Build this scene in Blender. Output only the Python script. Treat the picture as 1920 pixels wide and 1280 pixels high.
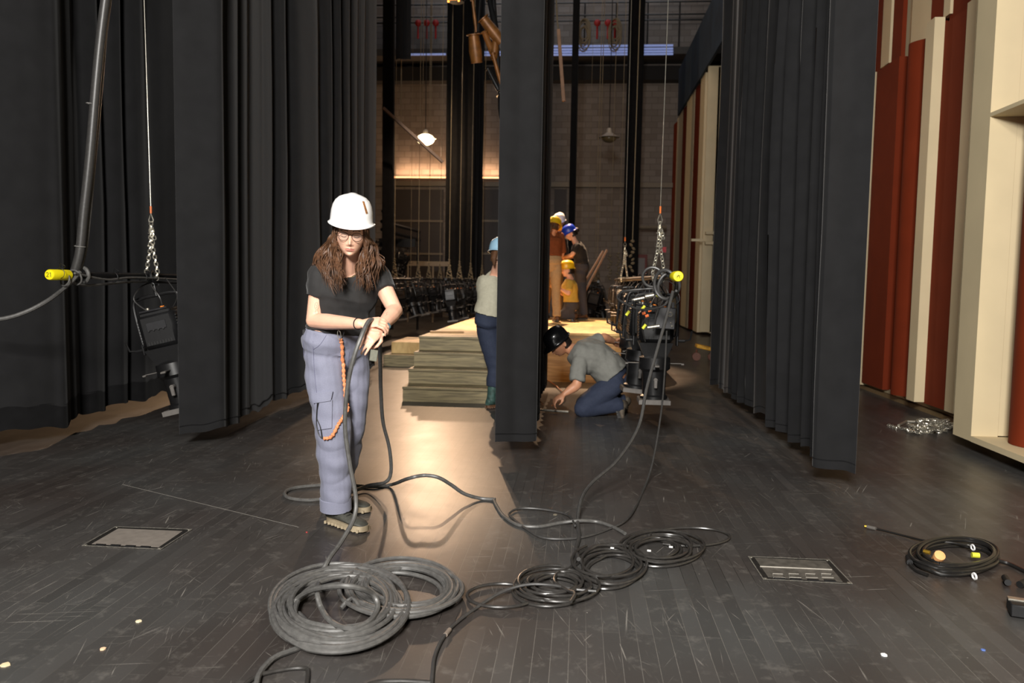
import bpy, math, random
import numpy as np
from mathutils import Vector, Matrix, Euler
from mathutils.bvhtree import BVHTree
for o in list(bpy.data.objects): bpy.data.objects.remove(o)
SC = bpy.context.scene
COL = SC.collection
PI = math.pi
R = math.radians
rnd = random.Random(7)

# ------------------------------------------------------------ camera
FPX = 1493.0
CAMPOS = Vector((0, 0, 1.30))
CROT = Matrix.Rotation(R(4.72), 3, 'Z') @ Matrix.Rotation(R(90 - 4.35), 3, 'X') @ Matrix.Rotation(R(0.93), 3, 'Z')
cam_d = bpy.data.cameras.new('camera'); cam = bpy.data.objects.new('camera', cam_d); COL.objects.link(cam)
cam_d.sensor_width = 36; cam_d.lens = 36 * FPX / 1920
cam_d.clip_start = .05; cam_d.clip_end = 100
cam.matrix_world = Matrix.Translation(CAMPOS) @ CROT.to_4x4()
cam_d.dof.use_dof = True; cam_d.dof.focus_distance = 4.1; cam_d.dof.aperture_fstop = 3.2
SC.camera = cam

# ------------------------------------------------------------ world, exposure
w = bpy.data.worlds.new('world'); SC.world = w; w.use_nodes = True
w.node_tree.nodes['Background'].inputs[0].default_value = (.55, .6, .75, 1)
w.node_tree.nodes['Background'].inputs[1].default_value = .0
SC.view_settings.view_transform = 'Standard'; SC.view_settings.look = 'None'
SC.view_settings.exposure = 0.0; SC.view_settings.gamma = 1

def area_light(name, loc, target, sx, sy, power, color, spread=180):
    d = bpy.data.lights.new(name, 'AREA'); d.shape = 'RECTANGLE'; d.size = sx; d.size_y = sy
    d.energy = power; d.color = color; d.spread = R(spread)
    o = bpy.data.objects.new(name, d); COL.objects.link(o); o.location = loc
    o.rotation_euler = (Vector(target) - Vector(loc)).to_track_quat('-Z', 'Y').to_euler()
    return o
def spot_light(name, loc, target, power, color, angle, blend=.4, r=.08):
    d = bpy.data.lights.new(name, 'SPOT'); d.energy = power; d.color = color
    d.spot_size = R(angle); d.spot_blend = blend; d.shadow_soft_size = r
    o = bpy.data.objects.new(name, d); COL.objects.link(o); o.location = loc
    o.rotation_euler = (Vector(target) - Vector(loc)).to_track_quat('-Z', 'Y').to_euler()
    return o
def point_light(name, loc, power, color, r=.1):
    d = bpy.data.lights.new(name, 'POINT'); d.energy = power; d.color = color; d.shadow_soft_size = r
    o = bpy.data.objects.new(name, d); COL.objects.link(o); o.location = loc
    return o
WARM = (1, .64, .38)
# house light from the camera side of the stage
area_light('house_light', (-.6, -3.2, 3.9), (-.2, 5.5, .9), 1.3, .9, 1060, (1, .965, .915))
area_light('flats_fill_light', (-1.2, -2.2, 5.6), (3.2, 8.0, 1.6), .8, .8, 330, (1, .95, .89))  # unseen fill added behind the camera to brighten the right-hand flats
area_light('grid_light', (-.5, 17, 10.5), (-.5, 19, 0), 5, 5, 120, (1, .80, .68))
# warm stage lantern over the platform
spot_light('platform_spot', (-.6, 16.5, 7.4), (-.35, 12.3, .6), 7000, WARM, 27, .3, .06)
spot_light('wing_spot', (-6.2, 13.5, 5.2), (-4.2, 7.2, 0), 1500, (1, .62, .34), 48, .5, .1)
area_light('upper_light', (-1.5, 25.2, 12.4), (-1.5, 27.5, 10.0), 9, .5, 70, (.84, .9, 1))
spot_light('row_fill_spot', (-.6, 12.5, 6.2), (-3.3, 18.5, .8), 900, (1, .74, .52), 50, .5, .1)  # added spot without a lantern, lifts the lowered lantern rows out of the dark
spot_light('deck_spot', (.2, 7.2, 7.0), (.35, 10.5, .35), 1100, (1, .56, .26), 17, .5, .06)
spot_light('gallery_spot', (-3.3, 19.0, 6.6), (-1.3, 11.0, .4), 2000, WARM, 30, .35, .06)

# ------------------------------------------------------------ pixel <-> place
def ray(px, py):
    return CROT @ Vector(((px - 960) / FPX, (640 - py) / FPX, -1))
def at(px, py, Y):
    d = ray(px, py); return CAMPOS + d * (Y / d.y)
def fl(px, py, z=0.):
    d = ray(px, py); return CAMPOS + d * ((z - CAMPOS.z) / d.z)
def atX(px, py, X):
    d = ray(px, py); return CAMPOS + d * (X / d.x)

# ------------------------------------------------------------ materials
def lin(c): return tuple(((v / 255) / 12.92 if v / 255 <= .04045 else ((v / 255 + .055) / 1.055) ** 2.4) for v in c)
_M = {}
def mat(name, rgb, rough=.5, metal=0., vary=.12, scale=30., bump=0., sheen=0., emit=None, estr=0., spec=.5, alpha=1., trans=0., coat=0., sss=0.):
    if name in _M: return _M[name]
    m = bpy.data.materials.new(name); m.use_nodes = True; _M[name] = m
    n = m.node_tree.nodes; l = m.node_tree.links; b = n['Principled BSDF']
    c = lin(rgb)
    b.inputs['Roughness'].default_value = rough; b.inputs['Metallic'].default_value = metal
    b.inputs['Specular IOR Level'].default_value = spec
    if coat: b.inputs['Coat Weight'].default_value = coat
    if sss:
        b.inputs['Subsurface Weight'].default_value = sss; b.inputs['Subsurface Radius'].default_value = (.012, .005, .003)
        b.inputs['Subsurface Scale'].default_value = 1.
    if trans: b.inputs['Transmission Weight'].default_value = trans
    if sheen:
        b.inputs['Sheen Weight'].default_value = sheen; b.inputs['Sheen Roughness'].default_value = .4
    if emit:
        b.inputs['Emission Color'].default_value = (*lin(emit), 1); b.inputs['Emission Strength'].default_value = estr
    tc = n.new('ShaderNodeTexCoord'); no = n.new('ShaderNodeTexNoise'); no.inputs['Scale'].default_value = scale
    no.inputs['Detail'].default_value = 5
    l.new(tc.outputs['Object'], no.inputs['Vector'])
    r = n.new('ShaderNodeValToRGB'); l.new(no.outputs['Fac'], r.inputs[0])
    r.color_ramp.elements[0].position = .3; r.color_ramp.elements[1].position = .7
    r.color_ramp.elements[0].color = (*[v * (1 - vary) for v in c], 1)
    r.color_ramp.elements[1].color = (*[min(1, v * (1 + vary)) for v in c], 1)
    l.new(r.outputs[0], b.inputs['Base Color'])
    if bump:
        bp = n.new('ShaderNodeBump'); bp.inputs['Strength'].default_value = bump; bp.inputs['Distance'].default_value = .004
        l.new(no.outputs['Fac'], bp.inputs['Height']); l.new(bp.outputs[0], b.inputs['Normal'])
    return m
def ramp(n, l, src, p0, p1, c0=(0, 0, 0, 1), c1=(1, 1, 1, 1)):
    r = n.new('ShaderNodeValToRGB'); r.color_ramp.elements[0].position = p0; r.color_ramp.elements[1].position = p1
    r.color_ramp.elements[0].color = c0; r.color_ramp.elements[1].color = c1
    l.new(src, r.inputs[0]); return r.outputs[0]
def mixc(n, l, f, a, b):
    m = n.new('ShaderNodeMix'); m.data_type = 'RGBA'
    for k, s in ((0, f), (6, a), (7, b)):
        if hasattr(s, 'is_linked') or hasattr(s, 'links'): l.new(s, m.inputs[k])
        else: m.inputs[k].default_value = s
    return m.outputs[2]
def floor_mat():
    m = bpy.data.materials.new('stage_floor_paint'); m.use_nodes = True
    n = m.node_tree.nodes; l = m.node_tree.links; b = n['Principled BSDF']
    tc = n.new('ShaderNodeTexCoord')
    mp = n.new('ShaderNodeMapping'); mp.inputs['Rotation'].default_value = (0, 0, R(90)); l.new(tc.outputs['Object'], mp.inputs[0])
    br = n.new('ShaderNodeTexBrick'); l.new(mp.outputs[0], br.inputs[0])
    br.offset = .37; br.inputs['Scale'].default_value = 1; br.inputs['Brick Width'].default_value = 1.35
    br.inputs['Row Height'].default_value = .0622; br.inputs['Mortar Size'].default_value = .0009
    br.inputs['Mortar Smooth'].default_value = .3
    br.inputs['Color1'].default_value = (.8, .8, .8, 1); br.inputs['Color2'].default_value = (1.1, 1.1, 1.1, 1)
    def noise(scale, detail=4, rough=.55, stretch=None, rot=0, dist=0):
        src = tc.outputs['Object']
        if stretch:
            q = n.new('ShaderNodeMapping'); q.inputs['Scale'].default_value = stretch; q.inputs['Rotation'].default_value = (0, 0, R(rot))
            q.vector_type = 'TEXTURE'
            l.new(src, q.inputs[0]); src = q.outputs[0]
        t = n.new('ShaderNodeTexNoise'); t.inputs['Scale'].default_value = scale; t.inputs['Detail'].default_value = detail
        t.inputs['Roughness'].default_value = rough; t.inputs['Distortion'].default_value = dist
        l.new(src, t.inputs['Vector']); return t.outputs['Fac']
    big = ramp(n, l, noise(.7, 3), .35, .65)
    base = mixc(n, l, big, (*lin((60, 54, 51)), 1), (*lin((72, 72, 71)), 1))
    base2 = n.new('ShaderNodeMix'); base2.data_type = 'RGBA'; base2.blend_type = 'MULTIPLY'; base2.inputs[0].default_value = 1
    l.new(base, base2.inputs[6]); l.new(br.outputs['Color'], base2.inputs[7])
    def mul(a, c):
        q = n.new('ShaderNodeMath'); q.operation = 'MULTIPLY'; l.new(a, q.inputs[0])
        if hasattr(c, 'links'): l.new(c, q.inputs[1])
        else: q.inputs[1].default_value = c
        return q.outputs[0]
    def mx(a, c):
        q = n.new('ShaderNodeMath'); q.operation = 'MAXIMUM'; l.new(a, q.inputs[0]); l.new(c, q.inputs[1]); return q.outputs[0]
    dust = mul(ramp(n, l, noise(13, 8, .72), .55, .74), .17)
    patch = mul(ramp(n, l, noise(2.1, 10, .75, dist=.6), .61, .72), .12)
    scr = None
    for rot, s in ((12, 7), (-38, 12), (64, 9), (97, 13), (-75, 12), (85, 8), (110, 15)):
        gate = ramp(n, l, noise(2.6 + s * .11, 2, .5, (1, 1, 1), rot * 3), .56, .62)
        t = mul(ramp(n, l, noise(s * 1.6, 3, .6, (9, .16, 1), rot), .665, .70), gate)
        scr = t if scr is None else mx(scr, t)
    scr = mul(scr, .42)
    v = n.new('ShaderNodeTexVoronoi'); v.inputs['Scale'].default_value = 9; l.new(tc.outputs['Object'], v.inputs['Vector'])
    speck = mul(ramp(n, l, v.outputs['Distance'], .018, .03, (1, 1, 1, 1), (0, 0, 0, 1)), ramp(n, l, noise(1.7), .5, .56))
    seamgate = ramp(n, l, noise(1.1, 4, .6), .35, .6)
    sp = n.new('ShaderNodeSeparateXYZ'); l.new(tc.outputs['Object'], sp.inputs[0])
    near = n.new('ShaderNodeMapRange'); near.inputs[1].default_value = -5.2; near.inputs[2].default_value = -7.0; near.inputs[3].default_value = .25; near.inputs[4].default_value = 1
    l.new(sp.outputs['Y'], near.inputs[0])      # dust has been ground into the seams at the front of the stage
    seam = mul(mul(mul(br.outputs['Fac'], .46), seamgate), near.outputs[0])
    allf = mx(mx(mx(mx(dust, patch), scr), mul(speck, .8)), seam)
    fac = n.new('ShaderNodeClamp'); l.new(allf, fac.inputs[0])
    out = mixc(n, l, fac.outputs[0], base2.outputs[2], (*lin((165, 160, 152)), 1))
    l.new(out, b.inputs['Base Color'])
    rr = n.new('ShaderNodeMapRange'); rr.inputs[3].default_value = .29; rr.inputs[4].default_value = .44
    l.new(noise(3, 8, .7), rr.inputs[0])
    ad = n.new('ShaderNodeMath'); ad.operation = 'ADD'; l.new(rr.outputs[0], ad.inputs[0]); l.new(mul(fac.outputs[0], .3), ad.inputs[1])
    l.new(ad.outputs[0], b.inputs['Roughness'])
    b.inputs['Specular IOR Level'].default_value = .32
    bp = n.new('ShaderNodeBump'); bp.inputs['Strength'].default_value = .25; bp.inputs['Distance'].default_value = .002
    l.new(noise(14, 3), bp.inputs['Height']); l.new(bp.outputs[0], b.inputs['Normal'])
    return m
def block_mat():
    m = bpy.data.materials.new('painted_block'); m.use_nodes = True
    n = m.node_tree.nodes; l = m.node_tree.links; b = n['Principled BSDF']
    tc = n.new('ShaderNodeTexCoord'); mp = n.new('ShaderNodeMapping'); mp.inputs['Rotation'].default_value = (R(-90), 0, 0)
    l.new(tc.outputs['Object'], mp.inputs[0])
    br = n.new('ShaderNodeTexBrick'); l.new(mp.outputs[0], br.inputs[0])
    br.inputs['Scale'].default_value = 1; br.inputs['Brick Width'].default_value = .4; br.inputs['Row Height'].default_value = .2
    br.inputs['Mortar Size'].default_value = .012
    br.inputs['Color1'].default_value = (*lin((130, 121, 114)), 1); br.inputs['Color2'].default_value = (*lin((112, 102, 94)), 1)
    br.inputs['Mortar'].default_value = (*lin((104, 95, 88)), 1)
    l.new(br.outputs['Color'], b.inputs['Base Color']); b.inputs['Roughness'].default_value = .8
    return m
def wood_mat(name, c1, c2, sc=(1, 14, 14)):
    m = bpy.data.materials.new(name); m.use_nodes = True
    n = m.node_tree.nodes; l = m.node_tree.links; b = n['Principled BSDF']
    tc = n.new('ShaderNodeTexCoord'); mp = n.new('ShaderNodeMapping'); mp.inputs['Scale'].default_value = sc
    l.new(tc.outputs['Object'], mp.inputs[0])
    no = n.new('ShaderNodeTexNoise'); no.inputs['Scale'].default_value = 2.5; no.inputs['Detail'].default_value = 7; no.inputs['Distortion'].default_value = .8
    l.new(mp.outputs[0], no.inputs[0])
    l.new(ramp(n, l, no.outputs['Fac'], .35, .65, (*lin(c1), 1), (*lin(c2), 1)), b.inputs['Base Color'])
    b.inputs['Roughness'].default_value = .55
    return m

# ------------------------------------------------------------ mesh tools
WL = {}
def tag(o, label=None, cat=None, group=None, kind=None):
    if label: o['label'] = label
    if cat: o['category'] = cat
    if group: o['group'] = group
    if kind: o['kind'] = kind
    return o
def thing(name, label, cat, loc=(0, 0, 0), group=None):
    o = bpy.data.objects.new(name, None); COL.objects.link(o); o.location = Vector(loc); WL[o.name] = Vector(loc)
    o.empty_display_size = .1
    return tag(o, label, cat, group)
def catmull(pts, sub=8):
    P = [Vector(p) for p in pts]
    if len(P) < 3: return [P[0].lerp(P[-1], i / sub) for i in range(sub + 1)]
    out = []
    for i in range(len(P) - 1):
        p0 = P[max(i - 1, 0)]; p1 = P[i]; p2 = P[i + 1]; p3 = P[min(i + 2, len(P) - 1)]
        for k in range(sub):
            t = k / sub
            out.append(.5 * ((2 * p1) + (p2 - p0) * t + (2 * p0 - 5 * p1 + 4 * p2 - p3) * t * t + (3 * p1 - p0 - 3 * p2 + p3) * t ** 3))
    out.append(P[-1]); return out
class MB:
    def __init__(s): s.v = []; s.f = []; s.mi = []; s.cur = 0
    def add(s, vs, fs):
        b = len(s.v); s.v += [tuple(v) for v in vs]
        for f in fs: s.f.append([i + b for i in f]); s.mi.append(s.cur)
    def box(s, c, size, rot=None, bev=0.):
        x, y, z = [k / 2 for k in size]; c = Vector(c)
        if bev <= 0:
            vs = [Vector((i, j, k)) for i in (-x, x) for j in (-y, y) for k in (-z, z)]
            fs = [(0, 1, 3, 2), (4, 6, 7, 5), (0, 4, 5, 1), (2, 3, 7, 6), (0, 2, 6, 4), (1, 5, 7, 3)]
        else:
            bev = min(bev, x * .9, y * .9, z * .9)
            vs = []; idx = {}
            for i in (-1, 1):
                for j in (-1, 1):
                    for k in (-1, 1):
                        for a in range(3):
                            p = [i * (x - bev), j * (y - bev), k * (z - bev)]; p[a] = (i * x, j * y, k * z)[a]
                            idx[(i, j, k, a)] = len(vs); vs.append(Vector(p))
            fs = []
            I = idx
            for a in range(3):
                for sgn in (-1, 1):
                    o = [(-1, -1), (1, -1), (1, 1), (-1, 1)]
                    f = []
                    for (p, q) in o:
                        t = [0, 0, 0]; t[a] = sgn; t[(a + 1) % 3] = p; t[(a + 2) % 3] = q; f.append(I[(*t, a)])
                    fs.append(f if sgn > 0 else f[::-1])
            for a in range(3):
                b_, c_ = (a + 1) % 3, (a + 2) % 3
                for p in (-1, 1):
                    for q in (-1, 1):
                        f = []
                        for (e, ax) in ((-1, b_), (1, b_), (1, c_), (-1, c_)):
                            t = [0, 0, 0]; t[a] = e; t[b_] = p; t[c_] = q; f.append(I[(*t, ax)])
                        fs.append(f if p * q < 0 else f[::-1])
            for i in (-1, 1):
                for j in (-1, 1):
                    for k in (-1, 1):
                        f = [I[(i, j, k, 0)], I[(i, j, k, 1)], I[(i, j, k, 2)]]
                        fs.append(f if i * j * k > 0 else f[::-1])
        if rot is not None:
            M = rot if isinstance(rot, Matrix) else Euler(rot).to_matrix()
            vs = [M @ v for v in vs]
        s.add([v + c for v in vs], fs)
    def tube(s, pts, r, n=8, cap=True, closed=False, round_end=False):
        P = [Vector(p) for p in pts]; rr = r if isinstance(r, (list, tuple)) else [r] * len(P)
        if round_end:
            d0 = (P[0] - P[1]).normalized(); d1 = (P[-1] - P[-2]).normalized()
            pre = [(P[0] + d0 * rr[0] * math.sin(a), rr[0] * math.cos(a)) for a in (1.35, .9, .45)]
            post = [(P[-1] + d1 * rr[-1] * math.sin(a), rr[-1] * math.cos(a)) for a in (.45, .9, 1.35)]
            P = [p for p, _ in pre] + P + [p for p, _ in post]; rr = [q for _, q in pre] + list(rr) + [q for _, q in post]
        m = len(P)
        T = []
        for i in range(m):
            if closed: t = P[(i + 1) % m] - P[i - 1]
            else: t = P[min(i + 1, m - 1)] - P[max(i - 1, 0)]
            T.append(t.normalized() if t.length > 1e-9 else Vector((0, 0, 1)))
        u = T[0].cross(Vector((0, 0, 1)))
        if u.length < .1: u = T[0].cross(Vector((1, 0, 0)))
        u.normalize(); vs = []
        for i in range(m):
            u = u - T[i] * u.dot(T[i])
            if u.length < 1e-6: u = T[i].orthogonal()
            u.normalize(); w_ = T[i].cross(u)
            for k in range(n):
                a = 2 * PI * k / n; vs.append(P[i] + (u * math.cos(a) + w_ * math.sin(a)) * rr[i])
        fs = []
        for i in range(m if closed else m - 1):
            j = (i + 1) % m
            for k in range(n): fs.append((i * n + k, i * n + (k + 1) % n, j * n + (k + 1) % n, j * n + k))
        if cap and not closed:
            fs.append(tuple(range(n))[::-1]); fs.append(tuple((m - 1) * n + k for k in range(n)))
        s.add(vs, fs)
    def cyl(s, a, b, r, n=16, r2=None): s.tube([a, b], [r, r if r2 is None else r2], n)
    def loft(s, rings, cap=True, closed=False):
        n = len(rings[0]); vs = [v for g in rings for v in g]; fs = []; m = len(rings)
        for i in range(m if closed else m - 1):
            j = (i + 1) % m
            for k in range(n): fs.append((i * n + k, i * n + (k + 1) % n, j * n + (k + 1) % n, j * n + k))
        if cap and not closed:
            fs.append(tuple(range(n))[::-1]); fs.append(tuple((m - 1) * n + k for k in range(n)))
        s.add(vs, fs)
    def lathe(s, prof, origin=(0, 0, 0), axis=(0, 0, 1), n=20, sx=1., sy=1.):
        q = Vector(axis).normalized().to_track_quat('Z', 'Y'); o = Vector(origin)
        s.loft([[o + q @ Vector((r * sx * math.cos(2 * PI * k / n), r * sy * math.sin(2 * PI * k / n), z)) for k in range(n)] for r, z in prof])
    def sphere(s, c, r, n=12, sc=(1, 1, 1)):
        c = Vector(c); rings = []
        for i in range(n // 2 + 1):
            t = PI * i / (n // 2) ; t = min(max(t, .02), PI - .02)
            rings.append([c + Vector((r * sc[0] * math.sin(t) * math.cos(2 * PI * k / n), r * sc[1] * math.sin(t) * math.sin(2 * PI * k / n), -r * sc[2] * math.cos(t))) for k in range(n)])
        s.loft(rings)
    def prism(s, poly, d):
        P = [Vector(p) for p in poly]; d = Vector(d); n = len(P)
        s.add(P + [p + d for p in P], [tuple(range(n))[::-1], tuple(range(n, 2 * n))] + [(i, (i + 1) % n, n + (i + 1) % n, n + i) for i in range(n)])
    def torus(s, c, R_, r, axis=(0, 0, 1), n=20, m=6, sx=1., sy=1.):
        q = Vector(axis).normalized().to_track_quat('Z', 'Y'); c = Vector(c)
        s.tube([c + q @ Vector((R_ * sx * math.cos(2 * PI * k / n), R_ * sy * math.sin(2 * PI * k / n), 0)) for k in range(n)], r, m, closed=True)
    def mesh(s, name):
        me = bpy.data.meshes.new(name); me.from_pydata(s.v, [], s.f); return me
    def build(s, name, m, parent=None, smooth=True, label=None, auto=True):
        if parent is not None: L = WL[parent.name]
        else:
            a = np.array(s.v); lo = a.min(0); hi = a.max(0); L = Vector(((lo[0] + hi[0]) / 2, (lo[1] + hi[1]) / 2, lo[2]))
        me = bpy.data.meshes.new(name); me.from_pydata([(v[0] - L.x, v[1] - L.y, v[2] - L.z) for v in s.v], [], s.f)
        for k in (m if isinstance(m, (list, tuple)) else [m]): me.materials.append(k)
        if isinstance(m, (list, tuple)) : me.polygons.foreach_set('material_index', s.mi)
        return link(me, name, parent, L, smooth, label)
def link(me, name, parent, L, smooth=True, label=None):
    if smooth:
        me.shade_smooth()
        try: me.set_sharp_from_angle(angle=R(40))
        except Exception: pass
    me.update()
    o = bpy.data.objects.new(name, me); COL.objects.link(o)
    if parent is not None: o.parent = parent
    else: o.location = L
    WL[o.name] = Vector(L)
    if label: o['label'] = label
    return o
def copy_tree(o, parent=None):
    c = o.copy(); COL.objects.link(c)
    if parent is not None: c.parent = parent
    WL[c.name] = WL[o.name]
    for ch in list(o.children): copy_tree(ch, c)
    return c
def bake(mb, voxel, smooth=3, fac=.6):
    """voxel-join the pieces into one continuous surface, return (verts Nx3, faces, normals)"""
    me = mb.mesh('tmp'); o = bpy.data.objects.new('tmp', me); COL.objects.link(o)
    r = o.modifiers.new('r', 'REMESH'); r.mode = 'VOXEL'; r.voxel_size = voxel; r.use_smooth_shade = True
    if smooth:
        q = o.modifiers.new('s', 'SMOOTH'); q.factor = fac; q.iterations = smooth
    dg = bpy.context.evaluated_depsgraph_get(); e = o.evaluated_get(dg)
    me2 = bpy.data.meshes.new_from_object(e)
    bpy.data.objects.remove(o); bpy.data.meshes.remove(me)
    return me2
def vco(me):
    a = np.empty(len(me.vertices) * 3); me.vertices.foreach_get('co', a); return a.reshape(-1, 3)
def vno(me):
    a = np.empty(len(me.vertices) * 3, dtype=np.float32); me.vertex_normals.foreach_get('vector', a); return a.reshape(-1, 3).astype(float)
def setco(me, a): me.vertices.foreach_set('co', a.ravel()); me.update()
def wav(P, k, seed):
    """smooth pseudo-noise, -1..1"""
    r = np.random.RandomState(seed); out = np.zeros(len(P))
    W = P + .35 / k * np.sin(P[:, [1, 2, 0]] * k * 1.3 + seed)
    for i in range(5):
        d = r.normal(size=3); d /= np.linalg.norm(d)
        out += np.sin(W @ d * k * r.uniform(.7, 1.5) + r.uniform(0, 6.28))
    return out / 3.2
def mesh_from_world(me, name, m, parent, smooth=True, label=None):
    L = WL[parent.name]; a = vco(me) - np.array(L); setco(me, a)
    me.materials.clear()
    for k in (m if isinstance(m, (list, tuple)) else [m]): me.materials.append(k)
    me.name = name
    return link(me, name, parent, L, smooth, label)
# ------------------------------------------------------------ the setting
RUBBER = mat('black_rubber', (52, 51, 50), .42, 0, .15, 60, .1)
CABLE = mat('cable_jacket', (84, 83, 81), .45, 0, .22, 45, .15)
CABLE3 = mat('dark_cable_jacket', (60, 59, 58), .4, 0, .2, 45, .12)
CABLE2 = mat('glossy_cable_jacket', (50, 48, 46), .3, 0, .2, 45, .1)
BLACKMETAL = mat('black_metal', (22, 22, 23), .38, .0, .15, 40, .05)
BLACKPLASTIC = mat('black_plastic', (22, 22, 23), .5, 0, .15, 60, .1)
GREYPLATE = mat('grey_accessory_plate', (104, 100, 96), .5, .3, .1)
STEEL = mat('galvanised_steel', (205, 200, 186), .32, .85, .15, 50)
WHITEM = mat('white_print', (225, 225, 225), .5)
CREAM = mat('cream_paint', (214, 197, 160), .55, 0, .04, 3)
BRICKRED = mat('rust_red_paint', (116, 44, 20), .8, 0, .08, 3, spec=.15)
VELOUR = mat('black_velour', (33, 33, 34), .95, 0, .10, 7, .25, sheen=.12, spec=.1)
VELOUR2 = mat('black_velour_lining', (22, 22, 23), .95, 0, .2, 9, .2, sheen=.05, spec=.1)
SOOT = mat('dark_wall_paint', (30, 29, 29), .9)
ROPE = mat('old_rope', (128, 114, 90), .8, 0, .2, 80)
YELLOW = mat('yellow_cap_plastic', (226, 210, 22), .4, 0, .05)

def struct(mb, name, m, smooth=False): return tag(mb.build(name, m, smooth=smooth), kind='structure')
b = MB(); b.box((-1.5, 10.5, -.05), (15, 34, .1)); f = struct(b, 'floor', floor_mat())
b = MB(); b.box((-1.5, 27.65, 6.5), (15, .3, 13.2)); struct(b, 'wall_back', block_mat())
b = MB(); b.box((-9.15, 10.5, 6.5), (.3, 34, 13.2)); struct(b, 'wall_left', SOOT)
b = MB(); b.box((6.15, 10.5, 6.5), (.3, 34, 13.2)); struct(b, 'wall_right', SOOT)
b = MB(); b.box((-1.5, -6.65, 6.5), (15, .3, 13.2)); struct(b, 'wall_front', SOOT)
b = MB(); b.box((-1.5, 10.5, 13.0), (15, 34, .3)); struct(b, 'ceiling', SOOT)
# floor strip of worn wood by the right-hand flats
b = MB(); b.box((3.66, 9.5, .02), (.05, 6.6, .04)); struct(b, 'trim_1', mat('worn_wood_strip', (120, 100, 68), .6))

# back wall: steel beam, doors below, ledge band above
YB = 27.5
def wz(px, py, Y=YB): return at(px, py, Y)
BEAM = mat('beam_paint', (120, 108, 92), .6)
b = MB()
b.box((-1.5, YB - .10, wz(900, 346).z), (14.6, .2, .16))
tag(b.build('wall_beam', BEAM, smooth=False), 'pale horizontal steel beam across the back wall above the dark panels', 'beam')
DOORP = mat('dark_door_panel', (52, 44, 42), .6)
for k, (p0, p1) in enumerate(((735, 832), (880, 940), (1040, 1062))):
    a0 = wz(p0, 355); a1 = wz(p1, 355); zt = a0.z; zb = 0.0
    t = thing('wall_door', ['left dark sliding door panel in the back wall, behind the hanging lanterns',
                            'dark sliding door panel in the back wall, left of the central curtain',
                            'narrow dark door panel in the back wall, right of the central curtain'][k], 'door panel', ((a0.x + a1.x) / 2, YB - .05, 0))
    b = MB(); b.box(((a0.x + a1.x) / 2, YB - .03, zt / 2), (a1.x - a0.x, .06, zt)); b.build('panel', DOORP, t, False)
    b = MB()
    for py in (414, 475): b.box(((a0.x + a1.x) / 2, YB - .08, wz(p0, py).z), (a1.x - a0.x, .05, .07))
    b.build('rail', BEAM, t, False)
# gallery along the back wall
zg = wz(900, 116).z
t = thing('fly_gallery', 'dark fly gallery with railing high on the back wall', 'gallery', (-1.5, YB - .6, zg - .6))
b = MB(); b.box((-1.5, YB - .6, zg), (14.6, 1.2, .22)); b.build('deck', mat('gallery_steel', (62, 60, 58), .6), t, False)
b = MB(); b.box((-1.5, YB - .25, wz(900, 145).z), (14.6, .5, .45)); b.build('under_beam', SOOT, t, False)
b = MB()
for py in (30, 52, 62): b.cyl((-8, YB - 1.15, wz(900, py).z), (5, YB - 1.15, wz(900, py).z), .025, 8)
for k in range(14): b.cyl((-8 + k, YB - 1.15, zg), (-8 + k, YB - 1.15, wz(900, 30).z), .022, 8)
b.build('railing', BLACKMETAL, t)
RED = mat('red_handle', (170, 40, 40), .5)
for k, px in enumerate((784, 800, 817, 1120, 1140, 1153)):
    p = wz(px, 43, YB - 1.2)
    q = MB(); q.sphere(p, .11, 10); q.cyl(p, p - Vector((0, 0, .5)), .03, 8)
    tag(q.build('brake_handle', RED), 'round red rope-lock handle on the fly gallery railing, high on the back wall', 'handle', 'red handles on the gallery rail')
for k, px in enumerate((1095, 1153)):
    c = wz(px, 60, YB - 1.3); q = MB()
    for j in range(9): q.torus(c + Vector((.03 * math.sin(j * 2), .02 * (j % 3), -.04 * j + .1)), .16 + .03 * math.sin(j), .022, (0.2 * math.sin(j), 1, 0), 18, 5, 1, 2.0)
    tag(q.build('rope_coil', ROPE), ['pale rope coil hung on the gallery rail, left of two', 'pale rope coil hung on the gallery rail, right of two'][k], 'rope coil')
BLUE = mat('lit_louvre', (150, 160, 215), .5, emit=(150, 170, 228), estr=.36)
for (p0, p1, ys, lb) in ((1030, 1262, (86, 92, 97, 102), 'long bluish lit louvre under the gallery, right of the central curtain'),
                         (768, 836, (102,), 'thin bluish lit louvre under the gallery, left of the black tab'),
                         (904, 940, (98, 103), 'short bluish lit louvre under the gallery, left of the central curtain')):
    b = MB()
    for y in ys:
        a0 = wz(p0, y, YB - 1.22); a1 = wz(p1, y, YB - 1.22); b.box((a0 + a1) / 2, (a1.x - a0.x, .05, .055))
    tag(b.build('louvre_light', BLUE, smooth=False), lb, 'louvre light')

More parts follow.
